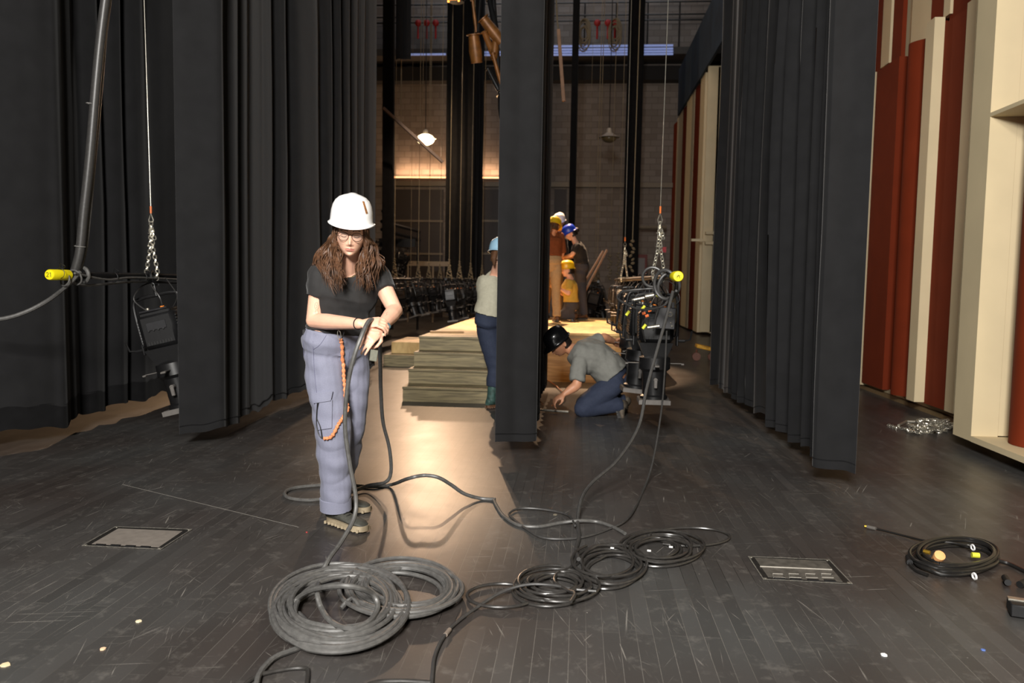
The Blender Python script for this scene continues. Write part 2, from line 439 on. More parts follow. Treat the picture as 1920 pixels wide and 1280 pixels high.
# ------------------------------------------------------------ curtains
def curtain(name, label, path, z0=.12, z1=11.5, amp=.05, wl=.26, seed=1, hem=None, m=None, hemjit=.015, group=None):
    rs = np.random.RandomState(seed)
    P = [Vector((x, y, 0)) for x, y in path]
    pts = []
    for i in range(len(P) - 1):
        n = max(2, int((P[i + 1] - P[i]).length / .018))
        for k in range(n): pts.append(P[i].lerp(P[i + 1], k / n))
    pts.append(P[-1])
    a = np.array([(p.x, p.y) for p in pts])
    for _ in range(4): a[1:-1] = (a[:-2] + a[2:] + a[1:-1] * 2) / 4
    d = np.gradient(a, axis=0); ln = np.linalg.norm(d, axis=1, keepdims=True); d /= ln
    nrm = np.stack([d[:, 1], -d[:, 0]], 1); s = np.cumsum(ln[:, 0])
    ph = np.cumsum(ln[:, 0] / wl * (1 + .45 * np.sin(s * 2.3 + seed) + .3 * np.sin(s * 5.1 + seed * 2))) * 2 * PI
    am = amp * (.65 + .35 * np.sin(s * 1.7 + seed * 3) + .25 * np.sin(s * 4.3 + seed))
    am *= np.clip(s / .06, 0, 1)
    L = thing(name, label, 'curtain', (a[:, 0].mean(), a[:, 1].mean(), z0), group)
    def sheet(zs, off, mm, nm, solid=.006):
        vs = []; fs = []; n = len(a)
        for z in zs:
            loose = 1 + .25 * math.sin(z * .9 + seed)
            q = ph + .5 * np.sin(z * .7 + s * 1.3) + .25 * np.sin(z * 2.1 + s * 3)
            w_ = am * loose * (np.sin(q) + .28 * np.sin(2 * q + 1 + z * .3)) + off
            dz = (hemjit * np.sin(s * 9 + seed) + hemjit * .6 * np.sin(s * 23)) * max(0, 1 - (z - zs[0]) / .5) if z < z0 + .5 else 0 * s
            xy = a + nrm * w_[:, None] + d * (.25 * am * np.sin(2 * q))[:, None]
            vs += [(x, y, z + e) for (x, y), e in zip(xy, dz)]
        for j in range(len(zs) - 1):
            for k in range(n - 1): fs.append((j * n + k, j * n + k + 1, (j + 1) * n + k + 1, (j + 1) * n + k))
        # real thickness: back sheet
        B = len(vs); m2 = len(zs)
        nn = np.tile(nrm, (m2, 1))
        vs += [(v[0] - nn[i, 0] * solid, v[1] - nn[i, 1] * solid, v[2]) for i, v in enumerate(vs)]
        fs += [tuple(i + B for i in f_[::-1]) for f_ in fs[:]]
        for k in range(n - 1):
            fs.append((k + 1, k, k + B, k + 1 + B)); e = (m2 - 1) * n; fs.append((e + k, e + k + 1, e + k + 1 + B, e + k + B))
        for j in range(m2 - 1):
            e = j * n; fs.append((e, e + n, e + n + B, e + B)); e = j * n + n - 1; fs.append((e + n, e, e + B, e + n + B))
        q = MB(); q.add(vs, fs); return q.build(nm, mm, L)
    zz = list(np.linspace(z0, z0 + .5, 6)) + list(np.linspace(z0 + .9, z1, 16))
    sheet(zz, 0, m or VELOUR, 'cloth')
    if hem: sheet([z0 - hem, z0 - hem * .5, z0 + .01], .0, VELOUR2, 'hem')
    else: sheet([z0 + .055, z0 + .063], .004, VELOUR2, 'hem_stitching', .012)
    q = MB()   # batten the cloth is tied to
    q.tube([(x, y, z1 + .03) for x, y in a[::max(1, len(a) // 12)]], .024, 8); q.build('batten', BLACKMETAL, L)
    return L
def g(px, py, z=.12): p = fl(px, py, z); return (p.x, p.y)
curtain('stage_curtain', 'black velour curtain at far left with a ragged dark hem', [(-5.2, 5.3), g(-60, 822), g(122, 800), g(150, 780), (-4.08, 7.6), (-4.15, 9), (-4.2, 12)], z0=.30, amp=.035, wl=.42, seed=3, hem=.17)
curtain('stage_curtain', 'black velour curtain behind the woman in the white hard hat', [g(336, 812, .12), g(418, 806, .12), (-2.78, 6.4), (-2.88, 7.4), (-2.80, 8.6), (-2.75, 10.6)], amp=.03, wl=.42, seed=5)
curtain('stage_curtain', 'narrow black curtain edge hanging in the centre of the picture', [g(928, 829, .12), g(1006, 826, .12), (-.325, 6.1), (-.335, 7), (-.365, 7.6), (-.37, 8.2), (-.335, 9.0)], amp=.018, wl=.3, seed=8, hemjit=.004)
curtain('stage_curtain', 'deeply pleated black curtain on the right, in front of the rust red flats', [g(1604, 888, .12), g(1526, 878, .12), (1.70, 5.35), (1.68, 6.3), (1.72, 7.3), (1.66, 8.6), (1.62, 9.9)], amp=.07, wl=.34, seed=12)
def gg(px, Y): p = at(px, 500, Y); return (p.x, p.y)
curtain('stage_curtain', 'black leg far back, left of the central curtain', [gg(834, 24), gg(886, 24), (gg(886, 24)[0] + .1, 25.5)], z0=.3, amp=.05, wl=.25, seed=21, m=VELOUR2)
curtain('stage_curtain', 'black leg far back, right of the group on the platform', [gg(1166, 24), gg(1196, 24), (gg(1196, 24)[0] + .05, 25.6)], z0=.3, amp=.04, wl=.22, seed=22, m=VELOUR2)
curtain('stage_curtain', 'thin black leg hanging at the back, above the people on the platform', [gg(1064, 22), gg(1075, 22), (gg(1075, 22)[0], 22.8)], z0=1.9, amp=.015, wl=.12, seed=23, m=VELOUR2)
curtain('stage_curtain', 'black leg edge at the far back beside the dark curtain behind the woman', [gg(716, 17), gg(737, 17), (gg(737, 17)[0] - .35, 18.5)], z0=.2, amp=.03, wl=.2, seed=24, m=VELOUR2)
curtain('stage_curtain', 'short black border tab hanging high beside the left curtain', [gg(740, 15), gg(768, 15)], z0=at(750, 112, 15).z, amp=.02, wl=.2, seed=25)
# tag sewn on the rear hem of the left curtain
p0 = at(704, 665, 10.35); b = MB(); b.box(p0 + Vector((0, -.09, 0)), (.1, .012, .15), (0, R(8), 0), .004)
tag(b.build('curtain_tag', mat('pale_tag', (190, 190, 170), .6)), 'small pale tag on the hem of the dark curtain right of the woman', 'tag')

# ------------------------------------------------------------ painted flats on the right
def strip(t, name, X, px0, px1, yref, zb, zt, m, thick=.04, convex=0., out=0.):
    y0 = atX(px1, yref, X).y; y1 = atX(px0, yref, X).y
    b = MB()
    if convex:
        n = 10; poly = [(X + thick, y0, zb)] + [(X - convex * math.sin(PI * k / n) , y0 + (y1 - y0) * k / n, zb) for k in range(n + 1)] + [(X + thick, y1, zb)]
    else: poly = [(X - out, y0, zb), (X - out, y1, zb), (X + thick, y1, zb), (X + thick, y0, zb)]
    b.prism(poly[::-1], (0, 0, zt - zb)); return b.build(name, m, t, smooth=bool(convex))
X1 = 3.6
t = thing('scenery_flat', 'scenery flat of stepped rust red and cream strips behind the right curtain', 'scenery flat', (3.6, 9, 0))
b = MB(); b.box((3.86, 9.6, 4.4), (.05, 5.2, 8.5)); b.build('backing', CREAM, t, False)
strip(t, 'red_panel', X1, 1619, 1661, 600, .09, atX(1650, 131, X1).z, BRICKRED, .12)
strip(t, 'cream_batten', X1 - .02, 1608, 1618, 600, .06, atX(1638, 139, X1).z, CREAM, .14)
strip(t, 'red_panel', X1 + .02, 1683, 1709, 600, .10, atX(1715, 85, X1).z, BRICKRED, .12, .10)
strip(t, 'cream_batten', X1 - .12, 1707, 1722, 600, .12, atX(1740, 58, X1).z, CREAM, .10)
strip(t, 'red_panel', X1 - .02, 1720, 1782, 600, .11, atX(1790, 34, X1).z, BRICKRED, .12)
strip(t, 'cream_batten', X1 - .06, 1780, 1797, 600, .12, atX(1815, 14, X1).z, CREAM, .18)
X2 = 3.76
for nm, a0, a1, m in (('upper_red_panel', 1638, 1657, BRICKRED), ('upper_cream_panel', 1656, 1671, CREAM), ('upper_red_panel', 1671, 1693, BRICKRED),
                      ('upper_cream_panel', 1710, 1746, CREAM), ('upper_red_panel', 1746, 1769, BRICKRED), ('upper_cream_panel', 1769, 1781, CREAM), ('upper_red_panel', 1781, 1826, BRICKRED)):
    zb_ = {1656: 128, 1769: 38}.get(a0, 0)
    strip(t, nm, X2 if not zb_ else X2 - .03, a0, a1, 25, atX(a0, zb_, X2).z if zb_ else 3.2, 8.5, m, .05)
b = MB(); b.box((3.78, 9.6, .07), (.2, 5.2, .05)); b.build('bottom_rail', CREAM, t, False)
# nearer frame
X3 = 3.10
yA = atX(1820, 825, X3).y; yB = yA + .30
t = thing('scenery_flat', 'cream boxed scenery frame with a rounded red column at the right edge', 'scenery flat', (3.2, 5.5, 0))
b = MB(); b.box((3.2, (yA + yB) / 2, 4.3), (.2, yB - yA, 8.4)); b.build('stile', CREAM, t, False)
b = MB(); b.box((3.45, yA + .02, 4.3), (.298, .04, 8.3)); b.build('return_panel', CREAM, t, False)
zs_ = .10
b = MB(); b.box((3.34, yA - 2.2, zs_ + .02), (.48, 4.4, .045)); b.build('sill', CREAM, t, False)
zsh = atX(1857, 215, X3).z
b = MB(); b.box((3.34, yA - 2.2, zsh), (.48, 4.4, .03)); b.build('shelf', CREAM, t, False)
b = MB(); b.box((3.60, yA - 1.9, 4.3), (.04, 5.0, 8.4)); b.build('back_panel', CREAM, t, False)
pc = Vector((3.46, yA - .32, 0))
for (z0_, z1_) in ((zs_ + .045, zsh - .02), (zsh + .02, 8.4)):
    b = MB(); b.lathe([(.22, z0_), (.22, z1_)], pc, (0, 0, 1), 48); b.build('red_column', BRICKRED, t)
# far flat
X4 = 3.05
t = thing('scenery_flat', 'tall striped flat standing in the far right corner with a blue banner above', 'scenery flat', (3.1, 23, 0))
ya = atX(1313, 626, X4).y; yb = atX(1252, 603, X4).y; zt = atX(1300, 175, X4).z
ztop = atX(1275, 215, X4).z
b = MB(); b.box((3.2, ya + .03, (ztop + .05) / 2 + .03), (.34, .06, ztop - .1)); b.build('end_stile', CREAM, t, False)
b = MB(); b.box((3.3, (ya + YB - 1.3) / 2, ztop / 2 + .03), (.05, YB - 1.3 - ya, ztop - .1)); b.build('backing', CREAM, t, False)
for a0, a1, m, nm in ((1250, 1257, CREAM, 'cream_panel'), (1257, 1264, BRICKRED, 'red_panel'), (1264, 1274, CREAM, 'cream_panel'), (1274, 1281, BRICKRED, 'red_panel'),
                      (1281, 1295, CREAM, 'cream_panel'), (1295, 1305, BRICKRED, 'red_panel'), (1305, 1313, CREAM, 'cream_panel')):
    strip(t, nm, X4 + (.05 if m is BRICKRED else 0), a0, a1, 430, .06, ztop, m, .12, .05 if m is BRICKRED else 0)
b = MB(); b.box((3.0, ya - .03, wz(1300, 450, ya).z), (.5, .05, .06)); b.box((3.35, ya - .1, at(1325, 437, ya).z), (.55, .16, .07)); b.box((3.35, ya - .1, at(1325, 456, ya).z), (.55, .16, .07)); b.build('cross_rail', CREAM, t, False)
b = MB(); z0_ = ztop; z1_ = atX(1272, 140, X4).z
b.box((3.02, (ya - 3.5 + YB - 1.5) / 2, (z0_ + z1_) / 2), (.06, YB - 1.5 - ya + 3.5, z1_ - z0_)); b.build('blue_banner', mat('dusty_blue_cloth', (36, 52, 68), .9, 0, .3, 2), t, False)

# ------------------------------------------------------------ platform and stairs
STEPW = wood_mat('weathered_step_wood', (100, 90, 64), (148, 134, 98), (1.2, 1.2, 16))
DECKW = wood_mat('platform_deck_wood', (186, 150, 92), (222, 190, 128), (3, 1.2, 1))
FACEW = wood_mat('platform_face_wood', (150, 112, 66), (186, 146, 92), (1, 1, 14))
def y_of(px, py, z):
    return fl(px, py, z).y
xl = fl(755, 752).x; Y1 = fl(755, 752).y
t = thing('stair_unit', 'weathered wooden stair unit of four steps leading up to the platform', 'stairs', (-1, Y1, 0))
xr = -.62; rise = .16; tr = .29
for k in range(4):
    y0 = Y1 + tr * k; z1 = rise * (k + 1)
    b = MB(); b.box(((xl + xr) / 2, y0 + .015, z1 - rise / 2 - .012), (xr - xl, .03, rise - .024)); b.build('riser', STEPW, t, False)
    b = MB(); b.box(((xl + xr) / 2, y0 + tr / 2 - .01, z1 - .012), (xr - xl, tr + .03, .024)); b.build('tread', STEPW, t, False)
for x in (xl + .02, xr - .02):
    b = MB(); b.prism([(x, Y1 + .03, 0)] + [p for k in range(4) for p in ((x, Y1 + .03 + tr * k, rise * (k + 1) - .024), (x, Y1 + .03 + tr * (k + 1), rise * (k + 1) - .024))] + [(x, Y1 + .02 + tr * 4, 0)], (.02 if x < -1 else -.02, 0, 0)); b.build('stringer', STEPW, t, False)
PT = .64; Yp = Y1 + tr * 4 + .025
t = thing('platform', 'low wooden stage platform lit warm, with people standing on it', 'platform', (-.5, 12, 0))
# deck outline with a rounded right front corner
xr2 = 1.15; yf = 10.3
out = [(xl, Yp), (xr, Yp), (xr, yf)] + [(xr2 - .8 + .8 * math.sin(a), yf + .8 - .8 * math.cos(a)) for a in [PI / 2 * k / 8 for k in range(9)]] + [(xr2, 14.8), (xl, 14.8)]
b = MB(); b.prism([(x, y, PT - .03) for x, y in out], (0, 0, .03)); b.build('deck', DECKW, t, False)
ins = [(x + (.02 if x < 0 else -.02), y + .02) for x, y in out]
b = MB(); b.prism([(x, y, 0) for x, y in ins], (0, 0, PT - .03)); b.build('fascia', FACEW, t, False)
t = thing('stair_unit', 'pair of low wooden steps left of the weathered stair unit', 'stairs', (-2.4, 12, 0))
xa = fl(719, 686).x; ya1 = fl(719, 686).y
for k in range(2):
    b = MB(); b.box(((xa + .05 * k + xl - .03) / 2, ya1 + .15 + .3 * k + .4, (.17 * (k + 1)) - .085), (xl - .03 - xa - .05 * k, 1.1 - .3 * k * 0, .17)); b.build('step', DECKW if k else STEPW, t, False)
# loose board lying on the platform deck
b = MB(); c = fl(838, 622, PT + .012); b.box(c, (.42, .10, .02), (0, 0, R(12)))
tag(b.build('wood_offcut', FACEW, smooth=False), 'small wooden board lying on the lit platform deck', 'board')
# ------------------------------------------------------------ lanterns on their pipes
def make_lantern():
    """LED profile lantern, hanging point at the origin, lens pointing down (-Z), control panel facing -Y"""
    t = thing('profile_lantern', 'lantern', 'stage lantern', (0, 0, 0))
    b = MB()   # hook clamp around the pipe
    b.torus((0, 0, 0), .034, .009, (1, 0, 0), 16, 6); b.torus((.02, 0, 0), .034, .009, (1, 0, 0), 16, 6)
    b.cyl((.01, 0, -.03), (.01, 0, -.12), .012, 8); b.cyl((.01, -.03, -.05), (.01, .05, -.05), .007, 8); b.box((.01, .055, -.05), (.03, .008, .012))
    b.build('clamp', BLACKMETAL, t)
    b = MB()   # fork
    for s in (-1, 1):
        b.tube(catmull([(0, 0, -.115), (s * .10, 0, -.118), (s * .145, 0, -.16), (s * .148, 0, -.42)], 5), .011, 8)
        b.box((s * .148, 0, -.43), (.014, .05, .07), None, .004)
    b.build('yoke', BLACKMETAL, t)
    for s in (-1, 1):
        b = MB(); b.cyl((s * .15, 0, -.43), (s * .20, 0, -.43), .010, 8); b.tube([(s * .195, 0, -.43), (s * .235, -.01, -.42), (s * .245, -.015, -.36)], .006, 6); b.build('tilt_handle', BLACKMETAL, t)
    b = MB()   # engine housing
    b.box((0, 0, -.33), (.235, .20, .23), None, .03); b.box((0, 0, -.225), (.20, .17, .04), None, .012)
    b.loft([[Vector((x * k + .0, y * k2, z)) for x, y in ((-.117, -.1), (.117, -.1), (.117, .1), (-.117, .1))] for z, k, k2 in ((-.44, .98, .98), (-.50, .78, .82), (-.545, .62, .7))])
    h = b.build('housing', BLACKMETAL, t)
    b = MB()
    for i in range(9):
        for s in (-1, 1): b.box((s * .118, 0, -.26 - i * .018), (.006, .15, .006))
        b.box((-.07 + (i % 9) * .0175, -.101, -.405), (.008, .006, .02))
    b.build('cooling_vents', mat('vent_grey', (12, 12, 12), .6), h, False)
    b = MB(); b.box((0, -.075, -.213), (.17, .05, .012), (R(-25), 0, 0), .003); b.box((0, -.104, -.30), (.12, .006, .05), None, .002)
    cp = b.build('control_panel', mat('panel_grey', (40, 40, 42), .35), t)
    b = MB(); b.box((-.03, -.09, -.205), (.05, .004, .012), (R(-25), 0, 0)); b.build('display', mat('pale_display', (150, 155, 158), .3), cp, False)
    b = MB()
    for i in range(4): b.cyl((-.05 + .03 * i, -.1, -.325), (-.05 + .03 * i, -.111, -.325), .006, 8)
    b.build('button', BLACKPLASTIC, cp)
    b = MB()   # shutter assembly and barrel
    b.lathe([(.075, -.53), (.105, -.545), (.108, -.62), (.085, -.64), (.082, -.66), (.078, -.80), (.094, -.81), (.094, -.835), (.075, -.836)], (0, 0, 0), (0, 0, 1), 24)
    b.build('barrel', BLACKMETAL, t)
    for a in (0, 90, 180, 270):
        b = MB()
        d = Vector((math.cos(R(a)), math.sin(R(a)), 0)); sd = Vector((-d.y, d.x, 0))
        b.box(d * .145 + Vector((0, 0, -.585)), (.075, .028, .004), Matrix.Rotation(R(a), 3, 'Z')); b.box(d * .19 + Vector((0, 0, -.59)), (.022, .032, .012), Matrix.Rotation(R(a), 3, 'Z'), .003); b.build('shutter_blade', GREYPLATE, t)
    b = MB(); b.cyl((0, -.09, -.69), (0, -.125, -.69), .014, 10); b.box((.0, -.125, -.715), (.024, .014, .06), None, .004); b.build('focus_knob', GREYPLATE, t)
    b = MB()
    for sx in (-1, 1):
        b.box((sx * .1, 0, -.845), (.012, .215, .03)); b.box((0, sx * .1, -.845), (.212, .012, .03))
    for sx in (-1, 1):
        b.box((sx * .088, 0, -.83), (.02, .2, .004)); b.box((0, sx * .088, -.83), (.18, .02, .004))
    b.lathe([(.096, -.833), (.07, -.845), (.07, -.85), (.098, -.84)], (0, 0, 0), (0, 0, 1), 24)
    b.build('colour_frame', GREYPLATE, t, False)
    b = MB(); b.lathe([(.001, -.842), (.05, -.848), (.068, -.842)], (0, 0, 0), (0, 0, 1), 24); b.build('lens', mat('lens_glass', (40, 42, 48), .08, 0, .02), t)
    b = MB()
    b.tube(catmull([(.05, -.06, -.21), (.06, -.09, -.14), (.02, -.06, -.06), (.0, .02, -.03)], 6), .0045, 6)
    b.tube(catmull([(-.04, -.06, -.21), (-.09, -.10, -.12), (-.05, -.05, -.05), (-.02, .03, -.03)], 6), .0045, 6)
    b.tube(catmull([(.09, .0, -.21), (.15, -.05, -.15), (.12, -.04, -.06), (.08, .03, -.02)], 6), .003, 6)
    tl = b.build('cable_tail', RUBBER, t)
    b = MB(); b.cyl((.05, -.06, -.235), (.05, -.063, -.19), .013, 10); b.build('connector', mat('orange_connector', (226, 128, 40), .4), t, label='orange cable connector')
    b = MB(); b.cyl((-.04, -.06, -.225), (-.04, -.062, -.185), .010, 10); b.build('connector', STEEL, t, label='silver cable connector')
    return t
LAN = make_lantern()
_first = [True]
def lantern(p, rz, label, group=None, tilt=(0, 0), sc=1.):
    o = LAN if _first[0] else copy_tree(LAN); _first[0] = False
    o.location = p; o.rotation_euler = (R(tilt[0]), R(tilt[1]), R(rz)); o.scale = (sc, sc, sc)
    o['label'] = label
    if group: o['group'] = group
    elif 'group' in o: del o['group']
    return o
def chain_links(b, pts, r=.0048, L=.034, wd=.0125):
    P = [Vector(p) for p in pts]; seg = []; tot = sum((P[i + 1] - P[i]).length for i in range(len(P) - 1))
    n = max(2, int(tot / (L * .78)))
    def along(s):
        for i in range(len(P) - 1):
            d = (P[i + 1] - P[i]).length
            if s <= d or i == len(P) - 2: return P[i].lerp(P[i + 1], s / d), (P[i + 1] - P[i]).normalized()
            s -= d
    for k in range(n):
        c, d = along(tot * (k + .5) / n)
        u = d.orthogonal().normalized(); v = d.cross(u)
        if k % 2: u, v = v, u
        h = L / 2 - wd
        q = [c + d * (h * (1 if math.cos(a) > 0 else -1)) + d * wd * math.cos(a) + u * wd * math.sin(a) for a in [2 * PI * (j + .5) / 12 for j in range(12)]]
        b.tube(q, r, 5, closed=True)
FERR = mat('orange_ferrule_tape', (214, 110, 48), .5)
def lift_line(p, pipe, label, ztop=12.6, big=1., lean=(0, 0), parts=True):
    """p: top of the bridle chain, pipe: point on the pipe below"""
    t = thing('lift_line', label, 'lift line', pipe)
    b = MB(); top = Vector((p.x + lean[0], p.y + lean[1], ztop)); b.tube([p, top], .0035 * big, 6); b.build('wire_rope', STEEL, t)
    b = MB(); b.cyl(p + Vector((0, 0, .0)), p + Vector((0, 0, .055)), .0075 * big, 8); b.build('ferrule', FERR, t, label='orange taped ferrule')
    b = MB(); h = p.z - pipe.z
    b.tube([p + Vector((x, 0, z)) for x, z in ((0, 0), (-.018, -.05), (-.014, -.068), (.014, -.068), (.018, -.05))], .0055, 6, closed=True)
    b.torus(p - Vector((0, 0, .14)), .014, .006, (0, 1, 0), 12, 6); b.cyl(p + Vector((-.025, 0, -.152)), p + Vector((.025, 0, -.152)), .005, 6)
    b.build('shackle', STEEL, t)
    b = MB(); m_ = pipe + Vector((0, 0, h * .42))
    chain_links(b, [p - Vector((0, 0, .065)), m_ + Vector((-.012, 0, 0)), pipe + Vector((-.045, 0, .035)), pipe + Vector((-.035, 0, -.03))])
    chain_links(b, [p - Vector((0, 0, .10)), m_ + Vector((.014, 0, 0)), pipe + Vector((.045, 0, .035)), pipe + Vector((.035, 0, -.03))])
    chain_links(b, [p + Vector((.01, -.01, -.12)), p + Vector((.032, -.01, -.2))])
    b.sphere(m_ + Vector((-.02, -.01, .03)), .009, 8); b.sphere(m_ + Vector((.02, -.01, .03)), .009, 8)
    b.build('chain', STEEL, t)
    return t
def pipe(a, b_, label, cap=True, text=None, name='batten_pipe'):
    t = thing(name, label, 'pipe', a)
    d = (b_ - a).normalized()
    q = MB(); q.cyl(a, b_, .0242, 16); q.build('pipe', BLACKMETAL, t)
    if cap:
        q = MB(); q.lathe([(.0, -.026), (.030, -.024), (.034, -.018), (.034, .16), (.0255, .16)], a, d, 24); c = q.build('end_cap', YELLOW, t, label='yellow plastic end cap')
        if text:
            n = -d; side = d.cross(Vector((0, 0, 1))).normalized(); up = Vector((0, 0, 1))
            q = MB()
            for poly in text: q.tube([a + n * .027 + side * x * .011 + up * y * .013 for x, y in poly], .0016, 5)
            q.build('marking', BLACKPLASTIC, c)
    return t
# left electric, running across the stage between two curtains
XL = -3.3
pa = atX(97, 515, XL); pz = pa.z
TXT21 = [[(-1.6, .8), (-.9, 1.1), (-.3, .8), (-.4, .2), (-1.5, -1), (-.2, -.9)], [(.5, .7), (1.0, 1.1), (1.0, -1)]]
pipe(pa, Vector((XL, 15.5, pz)), 'black batten pipe with yellow end cap in front of the far left curtain', text=TXT21)
q1 = atX(283, 400, XL); lift_line(q1, Vector((XL, q1.y, pz)), 'steel lift line and chain holding the left batten pipe', lean=(-.16, 0))
lantern(Vector((XL, atX(281, 523, XL).y, pz - .01)), 8, 'black profile lantern hanging from the left batten pipe', tilt=(0, -14), sc=1.24)
lantern(Vector((XL, 7.05, pz)), 0, 'black profile lantern on the left pipe, half hidden behind the curtain edge', tilt=(0, 0))
# right electric
XR = .62
pb = atX(1271, 518, XR); pzr = pb.z
pipe(pb, Vector((XR, 13.6, pzr)), 'black batten pipe with yellow end cap on the right, crowded with lanterns', text=[[(-.8, -.8), (.0, .9), (.8, -.8)], [(-1, .2), (1, .3)]])
q2 = atX(1238, 400, XR); lift_line(q2, Vector((XR, q2.y, pzr)), 'steel lift line and chain holding the near end of the right batten pipe', lean=(.08, 0))
q3 = atX(1172, 452, XR); lift_line(q3, Vector((XR, q3.y, pzr)), 'second lift line further along the right batten pipe', big=1.4)
for k, y in enumerate((6.45, 7.05, 7.7, 8.4, 9.2, 10.6, 11.3, 12.0, 12.7)):
    lantern(Vector((XR, y, pzr)), (0, 4, -6, 3, 0, 10, -8, 5, 12)[k], ('nearest lantern on the right batten pipe, behind the yellow cap', 'second lantern from the yellow cap on the right batten pipe',
            'third lantern from the yellow cap on the right batten pipe', 'fourth lantern from the yellow cap on the right batten pipe')[k] if k < 4 else 'dark lantern at the far end of the right batten pipe, beside the platform',
            None if k < 4 else 'far lanterns on the right batten pipe', tilt=((0, 0), (0, 6), (0, -4), (0, 5), (10, 0), (14, 0), (18, 0), (12, 0), (16, 0))[k], sc=1.17 if k < 4 else .85)
# junction box on the nearest lantern
jb = at(1247, 596, 6.15)
t = thing('dimmer_box', 'small black junction box with a round socket hung in front of the right lanterns', 'junction box', jb)
b = MB(); b.box(jb, (.15, .07, .165), (0, R(3), 0), .006); b.box(jb + Vector((.055, 0, .09)), (.02, .03, .06)); bx_ = b.build('box', mat('grey_black_box', (52, 52, 54), .5), t)
b = MB(); b.torus(jb + Vector((.035, -.037, .03)), .016, .004, (0, 1, 0), 14, 6); b.sphere(jb + Vector((.04, -.037, -.035)), .007, 8); b.sphere(jb + Vector((.05, -.037, -.06)), .009, 8); b.build('socket', STEEL, t)
# far battens with lanterns, left of the stairs
def far_row(X, ya, yb_, n, z, grp, lab, lines):
    t = pipe(Vector((X, ya - .3, z)), Vector((X, yb_ + .3, z)), lab + ' batten pipe with a row of lanterns', cap=False)
    for k in range(n):
        lantern(Vector((X, ya + (yb_ - ya) * k / (n - 1), z)), rnd.uniform(-14, 14) + 45 * (k % 2), 'dark lantern in the lowered row behind the stairs, ' + lab, grp, tilt=(rnd.uniform(-12, 12), rnd.uniform(-20, 20)))
    for k, y in enumerate(lines):
        tt = thing('rope_line', 'tan knotted line holding the ' + lab + ' batten pipe', 'rope', (X, y, z), 'lines of the ' + lab + ' batten')
        q = MB(); q.tube([(X, y, z + .35), (X + .05, y, 12.6)], .007, 5); q.build('rope', ROPE, tt)
        q = MB()
        for j in range(10): a = j / 9; q.torus((X + .04 * math.sin(j * 2.4) * (1 - a), y, z + .03 + .36 * a), .028 - .012 * a, .011, (math.sin(j), .4, 1), 10, 5)
        q.tube([(X - .06, y, z), (X, y, z + .4), (X + .06, y, z)], .011, 5); q.build('knot', ROPE, tt)
zf = at(760, 522, 16).z
far_row(-3.72, 15.6, 22.3, 12, zf, 'lanterns of the far left lowered row', 'far left', (15.9, 18.3, 19.6, 21.2))
far_row(-2.62, 15.9, 22.5, 12, zf, 'lanterns of the second lowered row', 'second far left', (16.0, 17.4, 19.2, 21.5))
far_row(.36, 15.3, 22.5, 9, zf, 'lanterns of the row behind the platform', 'right rear', (16.2, 18.5))
far_row(-5.0, 17.5, 23, 7, zf + .9, 'lanterns of the raised row at the back left', 'raised rear left', (18,))
# dark truss frame behind the woman, left background
t = thing('loading_frame', 'dark metal frame of rails standing behind the lowered lantern rows', 'frame', (-5, 20, 0))
b = MB()
for (p0, p1, q0, q1_) in ((716, 415, 786, 434), (716, 430, 786, 450), (718, 396, 738, 404)): b.tube([at(p0, p1, 18), at(q0, q1_, 20.5)], .045, 6)
b.tube([at(786, 432, 20.5), at(786, 470, 20.5)], .03, 6); b.box(at(745, 455, 19.5), (.9, .1, .2)); b.build('rails', BLACKMETAL, t)
b = MB()
for p in (at(722, 430, 18.2), at(784, 434, 20.4)): b.cyl(p, (p.x, p.y, 0), .03, 8)
b.build('post', BLACKMETAL, t)
b = MB(); b.box((at(790, 494, 24)), (1.7, .06, .14)); b.cyl(at(765, 494, 24), (at(765, 494, 24).x, 24, 0), .03, 6); b.cyl(at(812, 494, 24), (at(812, 494, 24).x, 24, 0), .03, 6)
tag(b.build('pale_rail', BEAM, smooth=False), 'pale horizontal rail standing far behind the lowered lanterns', 'rail')
# work lamps
def pendant(px, py, Y, lit, label):
    c = at(px, py, Y); t = thing('pendant_lamp', label, 'lamp', c)
    b = MB(); b.lathe([(.04, .26), (.06, .24), (.075, .14), (.17, .07), (.30, .0), (.29, -.005), (.15, .06)], c, (0, 0, 1), 24); b.build('lamp_shade', mat('enamel_shade', (190, 180, 165), .4), t)
    b = MB(); b.sphere(c + Vector((0, 0, -.02)), .20 if not lit else .25, 16, (1, 1, .62)); b.build('globe', mat('lit_globe', (255, 236, 205), .4, emit=(255, 226, 180), estr=9.) if lit else mat('amber_glass_globe', (120, 104, 72), .3, coat=.5), t)
    b = MB(); b.cyl(c + Vector((0, 0, .24)), (c.x, c.y, 12.7), .012, 6); b.build('cord', BLACKMETAL, t)
    if lit: point_light('pendant_glow', c + Vector((0, -.05, -.42)), 200, (1, .66, .38), .15); spot_light('pendant_beam', c + Vector((0, -.3, -.35)), (-1.2, 8.5, 0), 620, (1, .66, .44), 62, .5, .12)
pendant(798, 260, 22.5, True, 'lit round pendant work lamp glowing in front of the back wall')
pendant(1142, 258, 22.5, False, 'unlit amber pendant work lamp hanging right of the central curtain')
